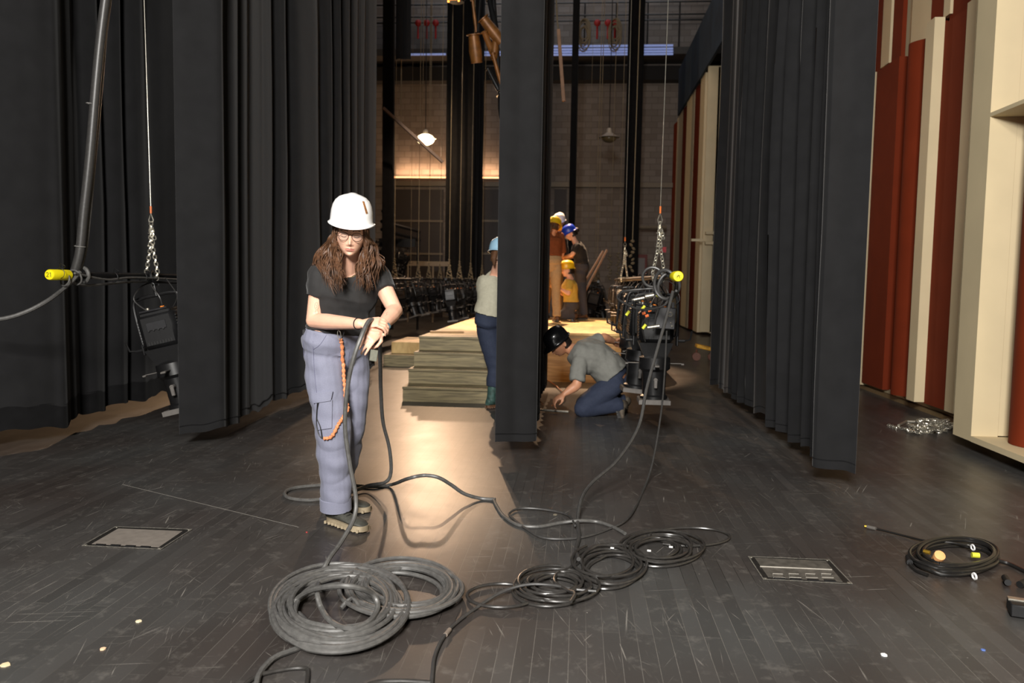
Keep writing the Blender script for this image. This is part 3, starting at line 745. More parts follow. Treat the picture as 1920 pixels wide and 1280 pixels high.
# ledge light washing the block wall
t = thing('strip_lamp', 'warm strip lamp lying along the beam of the back wall', 'lamp', wz(840, 330, YB - .4))
a0 = wz(740, 334, YB - .26); a1 = wz(938, 334, YB - .26)
b = MB(); b.box((a0 + a1) / 2 + Vector((0, 0, -.03)), (a1.x - a0.x, .12, .05)); b.build('housing', BEAM, t, False)
b = MB(); b.box((a0 + a1) / 2 + Vector((0, 0, .02)), (a1.x - a0.x, .08, .05)); b.build('tube', mat('warm_tube', (255, 205, 160), .4, emit=(255, 176, 118), estr=3.2), t, False)
al = area_light('strip_wash', (a0 + a1) / 2 + Vector((0, .05, .12)), (a0 + a1) / 2 + Vector((0, .38, 1.2)), a1.x - a0.x, .08, 60, (1, .58, .32))
# stage lantern glowing at the top of the picture
c = at(856, 4, 15.0); t = thing('stage_lantern', 'dark lantern with glowing orange slots at the top edge of the picture', 'stage lantern', c)
b = MB(); b.lathe([(.10, .25), (.17, .22), (.19, -.0), (.14, -.12)], c + Vector((0, 0, .12)), (0, 0, 1), 20); b.build('housing', BLACKMETAL, t)
b = MB(); b.box(c + Vector((-.03, -.2, 0)), (.13, .02, .05)); b.box(c + Vector((-.12, -.19, -.05)), (.035, .02, .03)); b.box(c + Vector((.07, -.19, -.03)), (.03, .02, .05)); b.build('glowing_slot', mat('hot_glow', (255, 170, 80), .5, emit=(255, 150, 60), estr=4), t, False)
b = MB(); b.cyl(c + Vector((0, 0, .3)), (c.x, c.y, 12.6), .02, 8); b.build('hanging_pipe', BLACKMETAL, t)
# hanging cluster of amber-lit lanterns and leaning timber at the top centre
AMB = mat('aged_bronze_paint', (128, 84, 40), .45, .2, .3, 12)
t = thing('lantern_cluster', 'cluster of brownish lanterns hanging high left of the central curtain', 'lantern bar', at(915, 60, 12))
for k, (p0, p1, q0, q1_, r) in enumerate(((906, 35, 940, 80, .09), (888, 65, 894, 118, .10), (918, 0, 930, 55, .05), (908, 60, 930, 115, .05), (930, 70, 926, 110, .06), (915, 130, 938, 175, .035), (924, 100, 940, 160, .03), (886, 0, 893, 60, .025), (938, 180, 941, 222, .05))):
    a_ = at(p0, p1, 12 + .1 * (k % 3)); b_ = at(q0, q1_, 12.1 + .1 * (k % 2)); b = MB(); b.tube([a_, a_.lerp(b_, .6), b_], [r * .8, r, r * .85], 12, round_end=False); b.torus(a_, r, .012, (b_ - a_), 14, 5)
    b.build('lantern_body', AMB if k % 3 != 2 else BLACKMETAL, t)
b = MB(); b.cyl(at(938, 170, 12.1), at(922, -60, 12.2), .03, 8); b.cyl(at(896, 60, 12.0), at(905, -60, 12.1), .02, 8); b.tube([at(922, -60, 12.2), (at(922, -60, 12.2).x, 12.2, 12.6)], .02, 8)
chain_links(b, [at(941, 170, 12), at(940, 215, 12)], .008, .06, .02); b.build('drop_pipe', BLACKMETAL, t)
spot_light('bronze_spot', at(925, 230, 13.5) + Vector((0, -.8, -.6)), at(915, 60, 12), 60, (1, .6, .3), 60)
def board(p0, p1, w_, d_, m, name, label, cat, rope=None):
    a_, b_ = p0, p1; q = (b_ - a_).to_track_quat('Z', 'Y').to_matrix(); b = MB(); b.box((a_ + b_) / 2, (w_, d_, (b_ - a_).length), q, .004)
    t = thing(name, label, cat, a_); b.build('bar', m, t)
    if rope:
        b = MB(); b.tube(rope, .012, 6); b.build('rope', ROPE, t)
TIM = mat('pale_timber', (158, 120, 92), .6, 0, .15, 8)
ptop = at(1047, 55, 11.5); board(at(1057, 190, 11.5), ptop, .05, .05, TIM, 'hanging_timber', 'thin timber stick hanging from a rope right of the central curtain', 'timber', [ptop, at(1045, 40, 11.5), at(1041, -40, 11.5), (at(1041, -40, 11.5).x, 11.5, 12.7)])
pm = at(752, 232, 16); board(at(830, 304, 16.4), at(718, 202, 15.8), .055, .055, mat('dull_pole_paint', (112, 96, 86), .6), 'hanging_pole', 'long thin pole hanging at a slant beside the lit pendant lamp', 'pole',
      [pm, at(752, 200, 16), (pm.x, 16, 12.7)])
# lift lines and ropes hanging in the middle distance
for k, (px, Y, r, y1_) in enumerate(((792, 18.8, .006, 250), (805, 18.9, .005, 230), (752, 17.8, .004, 200), (770, 17.9, .004, 520), (1144, 19.5, .006, 480), (1160, 19.6, .006, 475), (1101, 20, .003, 480), (1186, 15.5, .010, 452))):
    a_ = at(px, y1_, Y); b = MB(); b.tube([a_, (a_.x + .04, a_.y, 12.7)], r, 5)
    if k in (4, 5, 7): 
        for j in range(9): b.torus(a_ - Vector((.03 * math.sin(j * 2), 0, .07 * j)), .03, .013, (math.sin(j), .5, 1), 8, 5)
    tag(b.build('hanging_line', ROPE), 'thin pale line hanging down in front of the back wall', 'line', 'thin lines in the background')
# red sign and cabinet near the far right corner
b = MB(); c = at(1244, 468, 20); t = thing('sign_stand', 'small square red sign on a thin pole beside the far striped flat', 'sign', (c.x, c.y, 0)); b.box(c, (.13, .03, .13)); b.build('sign_panel', mat('red_sign', (200, 40, 52), .5), t, False); b = MB(); b.cyl(c + Vector((0, .02, 0)), (c.x, c.y + .02, 0), .012, 8); b.cyl((c.x, c.y, 0), (c.x, c.y, .02), .12, 16); b.build('pole', BLACKMETAL, t)
c = at(1196, 500, 25); t = thing('fire_cabinet', 'red cabinet against the back wall right of the second lift line', 'cabinet', c)
b = MB(); b.box(c, (.55, .2, .75), None, .01); b.build('body', mat('faded_red', (110, 44, 40), .6), t, False)
b = MB(); b.box(c + Vector((.02, -.11, .02)), (.36, .02, .5)); b.build('door', mat('cabinet_grey', (110, 100, 96), .5), t, False)
b = MB(); b.tube([at(1190, 520, 26.5), at(1190, 432, 26.5), at(1194, 426, 26.5), at(1250, 426, 26.5)], .06, 8); tag(b.build('wall_conduit', BEAM), 'pale bent pipe on the back wall beside the far flat', 'pipe')
# plank leaning on the platform, stone heap by the lit corner
for k, (a_, b_) in enumerate((((1096, 548), (1138, 468)), ((1090, 540), (1131, 470)))):
    a3 = at(*a_, 14.42); b3 = at(*b_, 14.55); a3 = a3 + (b3 - a3) * ((PT - a3.z + .004) / (b3.z - a3.z))
    board(a3, b3, .05, .03, TIM, 'leaning_plank', ['right one of two pale planks leaning beside the blue helmet worker', 'left one of two pale planks leaning beside the blue helmet worker'][k], 'plank')

# ------------------------------------------------------------ cables
def cable(name, label, pts, r, m=CABLE, sub=8, group=None, n=8, cat='cable'):
    b = MB(); b.tube(catmull(pts, sub), r, n); return tag(b.build(name, m), label, cat, group)
def Yp_(px, py, Y): return at(px, py, Y)
# multicore drop at far left
D = 5.02
b = MB(); b.tube(catmull([at(203, -40, D), at(190, 60, D), at(180, 160, D), at(168, 300, D), at(157, 400, D), at(150, 470, D), at(140, 510, D)], 8), [.030] * 49, 10)
b.v = b.v
t = thing('cable_bundle', 'thick taped bundle of black cables hanging down to the left batten pipe', 'cable bundle', at(150, 500, D))
b.build('sleeve', RUBBER, t)
b = MB(); b.tube(catmull([at(212, -40, D + .05), at(198, 60, D + .05), at(190, 160, D + .05), at(177, 300, D + .05), at(168, 400, D + .05), at(160, 470, D + .05), at(146, 515, D + .02)], 8), .012, 8)
b.tube([at(203, -40, D), (at(203, -40, D).x, D, 12.6)], .03, 8); b.build('cable', CABLE, t)
b = MB()
for (px, py) in ((172, 195), (150, 462)): b.torus(at(px, py, D), .033, .003, (0.1, 0, 1), 16, 5); b.cyl(at(px - 8, py - 3, D), at(px - 4, py, D), .003, 5)
b.build('cable_tie', mat('pale_tie', (120, 118, 115), .5), t)
b = MB(); b.torus(atX(156, 515, XL), .048, .013, (.3, 1, .1), 22, 8); b.torus(atX(140, 520, XL), .05, .006, (.1, 1, .3), 22, 6); b.torus(atX(122, 524, XL), .042, .005, (.4, 1, -.2), 22, 6)
b.tube(catmull([atX(132, 528, XL), atX(160, 535, XL), atX(200, 532, XL), atX(250, 528, XL), atX(340, 530, XL)], 6), .010, 6)
b.tube(catmull([atX(140, 512, XL + .04), atX(200, 524, XL + .04), atX(250, 520, XL + .04), atX(340, 524, XL + .04)], 6), .008, 6); b.build('loop', CABLE, t)
cable('power_cable', 'black cable sagging from the left pipe end out of the picture', [atX(150, 510, XL + .03), atX(126, 535, XL - .0), at(90, 563, 4.95), at(45, 586, 4.9), at(0, 598, 4.85), at(-60, 600, 4.8)], .0135)
b = MB()
for (px, py, s) in ((112, 512, 1), (213, 520, 1), (268, 520, -1)):
    c = atX(px, py, XL + .02); b.torus(c, .034, .002, (.1, 1, 0), 14, 4); b.tube(catmull([c + Vector((0, 0, .03)), c + Vector((.02 * s, -.02, .06)), c + Vector((.05 * s, -.02, .045)), c + Vector((.03 * s, 0, .03))], 4), .002, 4)
tag(b.build('tie_line', BLACKPLASTIC), 'thin black tie lines knotted round the left batten pipe', 'tie')
# loops on the right pipe end
b = MB()
c = atX(1256, 528, XR)
b.torus(c + Vector((-.03, 0, -.02)), .10, .012, (.55, 1, .2), 28, 8, .8, 1.0); b.torus(c + Vector((-.0, .05, -.03)), .085, .011, (-.25, 1, .2), 28, 8, .9, 1.1); b.torus(c + Vector((-.10, .2, .03)), .07, .010, (.2, 1, .1), 24, 8)
b.tube(catmull([atX(1268, 545, XR), at(1255, 560, 5.35), at(1240, 575, 5.4), at(1200, 580, 5.6), at(1165, 565, 5.8), at(1158, 555, 5.9), at(1175, 545, 6.0), at(1230, 540, 6.0)], 8), .008, 8)
b.tube(catmull([at(1225, 548, 6.2), at(1190, 560, 6.2), at(1172, 600, 6.3), at(1176, 640, 6.5)], 6), .006, 6)
b.tube(catmull([at(1235, 545, 6.1), at(1215, 580, 6.1), at(1204, 610, 6.2), at(1210, 640, 6.3)], 6), .006, 6)
b.tube(catmull([at(1250, 550, 6.1), at(1232, 585, 6.05), at(1225, 620, 6.1)], 6), .006, 6)
tag(b.build('cable_loop', CABLE3), 'tangle of black cable loops around the yellow cap of the right pipe', 'cable')
b = MB(); 
for (p0, p1, q0, q1_, r) in ((1188, 562, 1208, 558, .012), (1210, 556, 1226, 553, .016), (1214, 614, 1236, 611, .012)): b.cyl(at(p0, p1, 5.75), at(q0, q1_, 5.75), r, 10)
tag(b.build('cable_connector', STEEL), 'silver inline connectors among the cables of the right lanterns', 'connector')
b = MB()
for (px, py) in ((1177, 587), (1208, 612), (1235, 552), (1206, 577)): b.cyl(at(px - 3, py + 4, 5.9), at(px + 3, py - 4, 5.9), .011, 8)
tag(b.build('marker_tape', mat('yellow_tape', (220, 222, 60), .5)), 'yellow tape marks on the cables of the right lanterns', 'tape', None, None)
b = MB()
for (px, py) in ((1207, 587), (1218, 582), (1213, 592)): b.cyl(at(px - 3, py + 1, 6.0), at(px + 3, py - 1, 6.0), .011, 8)
tag(b.build('orange_plug', mat('orange_plug', (232, 112, 50), .5)), 'orange plugs among the cables of the right lanterns', 'plug')
# two cables dropping from the right electric to the floor
cable('power_cable', 'thick cable dropping from the yellow capped right pipe to the floor loops', [at(1262, 545, 5.2), at(1248, 600, 5.2), at(1228, 670, 5.15), at(1212, 730, 5.1), at(1197, 800, 5.0), at(1158, 862, 4.8), at(1110, 905, 4.6), at(1090, 935, 4.4), fl(1083, 975, .02), fl(1086, 1005, .012), fl(1080, 1030, .012), fl(1085, 1048, .03)], .0105, CABLE3)
cable('data_cable', 'thinner cable dropping from the right lanterns to the floor', [at(1250, 620, 5.9), at(1246, 700, 5.8), at(1240, 770, 5.6), at(1225, 860, 5.3), at(1208, 915, 5.0), fl(1180, 968, .02), fl(1140, 992, .01), fl(1085, 1008, .01), fl(1020, 1008, .01), fl(985, 990, .01), fl(962, 972, .01), fl(955, 962, .012), fl(975, 953, .012), fl(1020, 955, .012), fl(1064, 965, .012), fl(1078, 985, .03)], .0065, CABLE3)
cable('power_cable', 'cable lying from the arch past the floor loops to the middle coil', [fl(925, 935, .01), fl(932, 950, .01), fl(945, 968, .01), fl(972, 984, .01), fl(1010, 987, .01), fl(1050, 980, .012), fl(1085, 976, .022), fl(1120, 978, .012), fl(1150, 988, .012), fl(1172, 1000, .012)], .0095)
# the arch from the woman to the middle: lifts off the floor
cable('power_cable', 'cable arching off the floor right of the woman and looping round behind her feet',
      [fl(929, 936, .012), fl(900, 934, .012), at(870, 925, 4.55), at(845, 908, 4.5), at(822, 895, 4.45), at(795, 891, 4.45), at(765, 897, 4.45), fl(735, 908, .02), fl(700, 912, .012), fl(640, 908, .012), fl(590, 910, .012), fl(550, 915, .012), fl(534, 924, .012), fl(545, 934, .012), fl(590, 937, .012), fl(650, 925, .02), fl(690, 910, .03), at(722, 904, 4.62), at(733, 885, 4.60), at(730, 840, 4.55), at(718, 790, 4.45), at(714, 730, 4.3), at(713, 680, 4.15), at(712, 640, 4.0), at(708, 612, 3.86), at(700, 600, 3.75), at(690, 604, 3.68), at(677, 632, 3.62), at(662, 675, 3.60), at(651, 730, 3.62), at(647, 800, 3.65), at(656, 870, 3.66), at(667, 930, 3.66), at(664, 970, 3.62), at(640, 1015, 3.5), at(615, 1050, 3.35), at(600, 1085, 3.25), fl(595, 1110, .10), fl(603, 1140, .06), fl(622, 1166, .05), fl(655, 1178, .05), fl(690, 1166, .05), fl(708, 1140, .06), fl(700, 1115, .10), fl(672, 1102, .15), fl(635, 1098, .16), fl(590, 1104, .12), fl(560, 1120, .05), fl(550, 1140, .02)], .0106, sub=7)
def coil(name, label, cx, cy, rx, ry, loops, r, seed, inner=.7, m=CABLE, drift=(0, 0), lift=.6, zmax=6, tilt=0, group=None, extra=None, a0=None, jit=1.):
    rs = random.Random(seed); pts = []; N = 26
    sc = [1.0 - (1 - inner) * rs.random() for _ in range(loops + 2)]
    ox = [rs.uniform(-.11, .11) * rx * jit for _ in range(loops + 2)]; oy = [rs.uniform(-.16, .16) * ry * jit for _ in range(loops + 2)]
    a0 = rs.uniform(0, 6) if a0 is None else a0
    for k in range(int(loops * N)):
        i = k // N; f = (k % N) / N; f = f * f * (3 - 2 * f)
        s = sc[i] * (1 - f) + sc[i + 1] * f; X_ = ox[i] * (1 - f) + ox[i + 1] * f + drift[0] * (k / (loops * N)); Y_ = oy[i] * (1 - f) + oy[i + 1] * f + drift[1] * (k / (loops * N))
        a = a0 + 2 * PI * k / N; px = cx + X_ + rx * s * math.cos(a); py = cy + Y_ + ry * s * math.sin(a) + tilt * math.cos(a)
        z = r * .95 + min(zmax, i) * r * lift + r * .5 * math.sin(a * 1.5 + i * 1.3)
        p = fl(px, py, 0); pts.append(Vector((p.x, p.y, max(z, r))))
    if extra: pts = extra[0] + pts + extra[1]
    b = MB(); b.tube(catmull(pts, 2), r, 8); return tag(b.build(name, m), label, 'cable coil', group)
coil('cable_coil', 'large grey cable coil partly under the front coil, right of it', 757, 1112, 116, 55, 12, .0098, 5, .66, lift=.5, zmax=5, a0=2.6, extra=([], [fl(660, 1120, .05), fl(640, 1140, .02)]))
coil('cable_coil', 'largest grey cable coil at the bottom, which the woman is winding', 638, 1150, 134, 80, 16, .0098, 11, .58, lift=.45, zmax=6, tilt=-6, a0=2.3, extra=([fl(478, 1300, .014), fl(484, 1268, .014), fl(500, 1245, .014), fl(522, 1228, .014)], [fl(560, 1150, .02)]))
coil('cable_coil', 'small black cable coil in the front middle, right of the two large coils', 1040, 1107, 76, 31, 9, .0068, 4, .5, CABLE2, jit=1.6,
     extra=([], []))
coil('cable_coil', 'middle black cable coil, between the front one and the rear right one', 1145, 1068, 70, 38, 7, .0068, 9, .62, CABLE2, jit=1.8)
coil('cable_coil', 'rear black cable coil at the right of the three small coils', 1232, 1036, 78, 33, 9, .0068, 15, .55, CABLE2, jit=1.8)
def loop_pts(cx, cy, rx, ry, a0, a1, n=14, z=.012): return [fl(cx + rx * math.cos(R(a0 + (a1 - a0) * k / n)), cy + ry * math.sin(R(a0 + (a1 - a0) * k / n)), z) for k in range(n + 1)]
cable('cable_end', 'single flat cable loop lying left of the front small coil', loop_pts(940, 1116, 64, 22, -40, -320, 18) , .0068, CABLE2)
cable('cable_end', 'single flat cable loop stretched out right of the rear coil', loop_pts(1292, 1006, 76, 17, 190, 490, 22), .0068, CABLE2)
cable('cable_end', 'thin cable running from the front small coil down to the lower picture edge', [fl(1118, 1108, .03), fl(1075, 1104, .03), fl(1030, 1096, .05), fl(985, 1096, .05), fl(940, 1110, .03), fl(895, 1138, .01), fl(850, 1172, .01), fl(828, 1200, .01), fl(815, 1230, .01), fl(811, 1260, .01), fl(808, 1300, .01)], .0066, CABLE3)
b = MB(); b.cyl(fl(843, 1180, .011), fl(835, 1190, .011), .0086, 10); tag(b.build('tape_wrap', mat('grey_tape', (120, 108, 98), .6)), 'grey tape band wrapped round the thin cable at the lower edge', 'tape')
cable('cable_end', 'small cable loop at the bottom edge below the large coil', [fl(440, 1300, .01), fl(480, 1268, .01), fl(530, 1255, .01), fl(570, 1252, .01), fl(577, 1262, .01), fl(572, 1300, .01)], .007, CABLE2)
cable('cable_end', 'short piece of cable crossing the bottom edge left of the middle', [fl(660, 1300, .01), fl(700, 1280, .01), fl(750, 1276, .01), fl(808, 1279, .01)], .008, CABLE2)
cable('cable_end', 'loose cable end linking the middle coil with the floor loop', [fl(1082, 1025, .012), fl(1080, 1048, .02), fl(1068, 1065, .02), fl(1045, 1075, .03), fl(1040, 1090, .04), fl(1062, 1105, .04), fl(1078, 1112, .05), fl(1070, 1128, .04)], .0072, CABLE2)
# cable coil with plugs at right
BLK = mat('shiny_black_cable', (30, 29, 28), .28, 0, .1, 40)
t = thing('extension_lead', 'coil of shiny black extension lead with plugs on the right side of the floor', 'cable coil', fl(1795, 1052))
tmp = coil('lead', 'x', 1795, 1051, 88, 33, 7, .0088, 21, .74, BLK); 
me = tmp.data; L0 = tmp.location.copy(); tl_ = WL[t.name]; me.transform(Matrix.Translation(L0 - tl_)); tmp.location = (0, 0, 0); tmp.parent = t
for k_ in ('label', 'category'): del tmp[k_]
b = MB(); b.tube(catmull([fl(1640, 990, .01), fl(1665, 996, .01), fl(1700, 1005, .01), fl(1740, 1014, .02), fl(1790, 1018, .03), fl(1840, 1030, .03)], 6), .0055, 6)
b.tube(catmull([fl(1870, 1050, .02), fl(1895, 1058, .01), fl(1930, 1075, .01)], 6), .010, 6); b.tube(catmull([fl(1720, 1025, .03), fl(1706, 1035, .02), fl(1703, 1044, .01)], 6), .006, 6); b.build('tail', BLK, t)
b = MB(); b.cyl(fl(1626, 987, .012), fl(1642, 991, .012), .010, 10); b.build('plug', GREYPLATE, t, label='grey plug at the end of the tail')
b = MB(); b.cyl(fl(1621, 986, .012), fl(1627, 987, .012), .007, 8); b.cyl(fl(1732, 1033, .05), fl(1744, 1036, .05), .01, 8); b.build('plug_pin', mat('brass', (200, 160, 60), .3, .8), t)
b = MB(); p = fl(1756, 1045, .05); b.lathe([(.012, -.03), (.018, -.03), (.018, .018), (.006, .018)], p, (0, -.6, .8), 16); b.lathe([(.017, -.01), (.024, -.005), (.024, .018), (.012, .02)], p + Vector((0, -.02, .01)), (0, -.7, .7), 16); b.build('plug_collar', mat('peach_collar', (230, 168, 110), .5), t, label='peach coloured plug collar')
b = MB(); b.cyl(fl(1822, 1040, .05), fl(1836, 1041, .05), .013, 10); b.build('tape_band', mat('lime_tape', (205, 205, 60), .5), t, label='lime yellow tape band')
b = MB(); b.torus(fl(1824, 1026, .045), .013, .004, (1, .2, .1), 12, 5); b.torus(fl(1827, 1080, .02), .013, .005, (1, .2, .1), 12, 5); b.build('cable_tie', WHITEM, t)
b = MB(); b.cyl(fl(1703, 1044, .015), fl(1706, 1054, .015), .014, 10); b.cyl(fl(1884, 1082, .015), fl(1890, 1092, .02), .014, 10); b.cyl(fl(1912, 1096, .015), fl(1925, 1090, .02), .016, 10); b.build('socket', BLACKPLASTIC, t)
b = MB(); b.box(fl(1935, 1142, .03), (.16, .10, .05), (0, 0, R(-18)), .004); q = b
t = thing('metal_bar', 'black metal bar with a worn silver edge at the right picture edge', 'bar', fl(1935, 1142))
b.build('bar', BLACKPLASTIC, t); b = MB(); b.box(fl(1933, 1127, .055), (.16, .03, .008), (0, 0, R(-18))); b.build('worn_edge', STEEL, t, False)

# ------------------------------------------------------------ floor pockets
def quad(px4, z=.0): return [fl(x, y, z) for x, y in px4]
def trap(name, label, corners, inner, slots, plate):
    c = quad(corners); cen = sum(c, Vector()) / 4
    t = thing(name, label, 'floor pocket', cen)
    b = MB(); i4 = quad(inner)
    for k in range(4):
        a_, b_, c_, d_ = c[k], c[(k + 1) % 4], i4[(k + 1) % 4], i4[k]
        b.prism([a_ + Vector((0, 0, .001)), b_ + Vector((0, 0, .001)), c_ + Vector((0, 0, .001)), d_ + Vector((0, 0, .001))], (0, 0, .003))
    b.build('frame', mat('worn_black_frame', (44, 42, 40), .4, .3, .3, 60), t, False)
    b = MB()
    for k in range(4):
        o_ = c[k]; o2 = c[(k + 1) % 4]; d = (cen - o_).normalized() * .004
        b.prism([o_ + Vector((0, 0, .001)), o2 + Vector((0, 0, .001)), o2 + (cen - o2).normalized() * .007 + Vector((0, 0, .001)), o_ + (cen - o_).normalized() * .007 + Vector((0, 0, .001))], (0, 0, .004))
    b.build('bright_edge', mat('bare_edge', (130, 126, 118), .4, .3, .4, 80), t, False)
    b = MB(); b.prism([p + Vector((0, 0, .001)) for p in i4], (0, 0, .004)); b.build('cover_plate', plate, t, False)
    b = MB()
    for (x, y, w_) in slots: 
        p = fl(x, y, .005); b.box(p, (.05 * w_, .02, .004), (0, 0, 0), .001)
    b.build('finger_slot', BLACKPLASTIC, t, False)
    b = MB()
    for k in range(4): p = c[k].lerp(cen, .07) + Vector((0, 0, .004)); b.cyl(p, p + Vector((0, 0, .002)), .008, 10)
    b.build('screw', STEEL, t)
    return t
PL = mat('worn_pocket_cover', (140, 132, 124), .45, .2, .12, 25)
trap('floor_pocket', 'grey floor pocket cover set in the floor left of the woman', [(216, 988), (361, 993), (302, 1031), (153, 1024)], [(222, 992), (342, 997), (298, 1027), (172, 1021)], ((188, 1021, 1), (216, 1022, 1), (244, 1023.5, 1), (272, 1025, 1)), PL)
t = trap('floor_pocket', 'grey floor pocket cover with four square flaps set in the floor at right', [(1402, 1044), (1555, 1050), (1599, 1096), (1430, 1087)], [(1415, 1047), (1548, 1053), (1580, 1092), (1440, 1083)], ((1462, 1084, 1), (1493, 1085.5, 1), (1525, 1087, 1), (1556, 1088, 1)), mat('striped_pocket_cover', (92, 88, 82), .45, .2, .35, 25))
b = MB()
for x in (1458, 1488, 1519, 1549):
    q = [fl(x - 9, 1075, .006), fl(x + 10, 1076, .006), fl(x + 14, 1083, .006), fl(x - 8, 1082, .006)]; b.tube(q, .0018, 4, closed=True)
b.tube([fl(1425, 1062, .005), fl(1560, 1068, .005)], .004, 4); b.build('flap_outline', mat('pale_wear', (150, 145, 136), .5), t)
# seams of the long diagonal cut across the floor
b = MB(); a_ = fl(230, 908, .0005); c_ = fl(560, 988, .0005); b.tube([a_, c_], .0012, 4)
tag(b.build('floor_scratch', mat('pale_scratch', (120, 116, 110), .6)), 'long thin pale scratch crossing the floor left of the woman', 'scratch')
# debris
for k, (px, py, s, c_, lab) in enumerate(((260, 1165, 1, (228, 214, 180), 'pale paper scrap on the floor left of the large coil'), (193, 1217, 1, (232, 196, 160), 'peach coloured scrap on the floor at lower left'),
        (10, 1247, 1.4, (226, 205, 165), 'cream tape scrap at the lower left edge'), (1657, 1228, 1.1, (240, 240, 240), 'white scrap on the floor at lower right'), (1844, 1219, .7, (92, 120, 190), 'tiny blue scrap on the floor at lower right'),
        (1041, 965, 1, (120, 112, 95), 'tan tape bit on the floor between the cables'), (575, 998, .4, (190, 60, 60), 'tiny red scrap left of the shoes'))):
    c = fl(px, py, .0); r_ = random.Random(k); n = 7
    poly = [c + Vector((.007 * s * (1 + .4 * r_.random()) * math.cos(2 * PI * i / n) * 1.3, .006 * s * (1 + .5 * r_.random()) * math.sin(2 * PI * i / n) * 1.6, .0005)) for i in range(n)]
    b = MB(); b.prism(poly, (0, 0, .003)); tag(b.build('paper_scrap', mat('scrap_%d' % c_[2], c_, .7), smooth=False), lab, 'scrap')
b = MB()
for (px, py) in ((1148, 1027), (1217, 1032), (1258, 1025)):
    p = fl(px, py, .07 if px > 1200 else .03); b.box(p, (.018, .008, .008), (0, 0, R(-10)), .001)
tag(b.build('label_tape', mat('white_label_tape', (212, 212, 212), .5)), 'white label tapes stuck on the rear small cable coil', 'label tape')
# heap of chain by the flats
t = thing('chain_heap', 'heap of bright steel chain on the floor by the rust red flats', 'chain', fl(1740, 808)); rs = random.Random(3); b = MB()
for k in range(16):
    pts = []
    c = fl(1735 + rs.uniform(-22, 38), 806 + rs.uniform(-6, 8), 0)
    for j in range(6): pts.append(c + Vector((rs.uniform(-.13, .13), rs.uniform(-.12, .12), rs.uniform(.008, .09 - .05 * abs(k - 8) / 8))))
    chain_links(b, pts, .0045, .036, .012)
chain_links(b, [fl(1665, 796, .01), fl(1680, 801, .01), fl(1695, 803, .01), fl(1715, 810, .02), fl(1730, 812, .02)], .0045, .036, .012)
b.build('links', STEEL, t)
b = MB(); b.tube([fl(1685, 797, .03), fl(1700, 790, .03), fl(1720, 791, .03)], .012, 6); b.build('shackle', STEEL, t)
# yellow device behind the right curtain
c = fl(1318, 676, 0); t = thing('floor_trolley', 'small yellow and brown trolley on the floor behind the right curtain', 'trolley', c)
b = MB(); b.box(c + Vector((.05, 0, .22)), (.36, .25, .06), (0, R(12), 0), .01); b.build('deck', mat('amber_yellow', (205, 150, 30), .5, 0, .4, 20), t)
b = MB()
for dx in (-.12, .14):
    b.lathe([(.01, -.03), (.07, -.03), (.075, 0), (.07, .03), (.01, .03)], c + Vector((dx, -.05, .075)), (0, 1, 0), 16); b.cyl(c + Vector((dx, -.05, .08)), c + Vector((dx, -.05, .2)), .015, 8)
b.build('wheel', mat('brown_wheel', (96, 52, 34), .5), t)
# ------------------------------------------------------------ people
SKIN = mat('skin', (226, 178, 152), .5, 0, .05, 25, .05, sss=.12)
SKIN2 = mat('tanned_skin', (200, 142, 108), .5, 0, .05, 25)
LIP = mat('lips', (206, 134, 120), .4, 0, .05)
BROW = mat('brow_hair', (66, 44, 34), .7)
HAIRM = mat('brown_hair', (84, 57, 38), .5, 0, .45, 60, .1)
HAIRD = mat('dark_hair', (30, 22, 18), .5, 0, .3, 50)
V = Vector
def lerp(a, b_, t): return a + (b_ - a) * t
def np_(v): return np.array(v, dtype=float)
def sst(x, a, b_):
    t = np.clip((x - a) / (b_ - a), 0, 1); return t * t * (3 - 2 * t)
def head_verts(res=64, female=True):
    nu, nv = res, int(res * .75)
    th = np.linspace(.02, PI - .02, nv); ph = np.linspace(0, 2 * PI, nu, endpoint=False)
    T, P = np.meshgrid(th, ph, indexing='ij')
    sz = np.cos(T); rr = np.sin(T) ** .86; sx = rr * np.cos(P); sy = rr * np.sin(P)
    z = .116 * sz; t = np.clip(-z / .116, 0, 1)
    x = .073 * sx * (1 - .36 * t ** 1.7)
    y = np.where(sy > 0, .086 * np.abs(sy) ** .86, -.100 * np.abs(sy) * (1 - .5 * t))
    f = sst(np.where(sy > 0, sy, 0), .15, .55)
    G = lambda x0, z0, a, c: np.exp(-((x - x0) / a) ** 2 - ((z - z0) / c) ** 2)
    d = .006 * G(0, -.004, .008, .020) + .019 * G(0, -.034, .0090, .016) + .009 * G(0, -.043, .0085, .0065)
    for s in (-1, 1):
        d += .005 * G(s * .0125, -.046, .006, .006) - .011 * G(s * .031, .003, .016, .012) + .0075 * G(s * .031, -.001, .0115, .0075) + .003 * G(s * .028, .021, .020, .007) + .005 * G(s * .043, -.024, .018, .018) - .002 * G(s * .045, -.06, .015, .02)
    d += .0055 * G(0, -.0655, .016, .0042) + .0068 * G(0, -.0745, .013, .0046) - .003 * G(0, -.0700, .022, .0016) - .004 * G(0, -.0845, .014, .005) + .009 * G(0, -.101, .016, .011)
    y = y + d * f + .004 * f * (t ** 2)
    return np.stack([x, y, z], -1), nu, nv
def head_frame(c, yaw, pitch, roll=0):
    """local +y looks out of the face; yaw 0 faces the camera side (-Y)"""
    return Matrix.Translation(c) @ Matrix.Rotation(R(180 + yaw), 4, 'Z') @ Matrix.Rotation(R(-pitch), 4, 'X') @ Matrix.Rotation(R(roll), 4, 'Y')
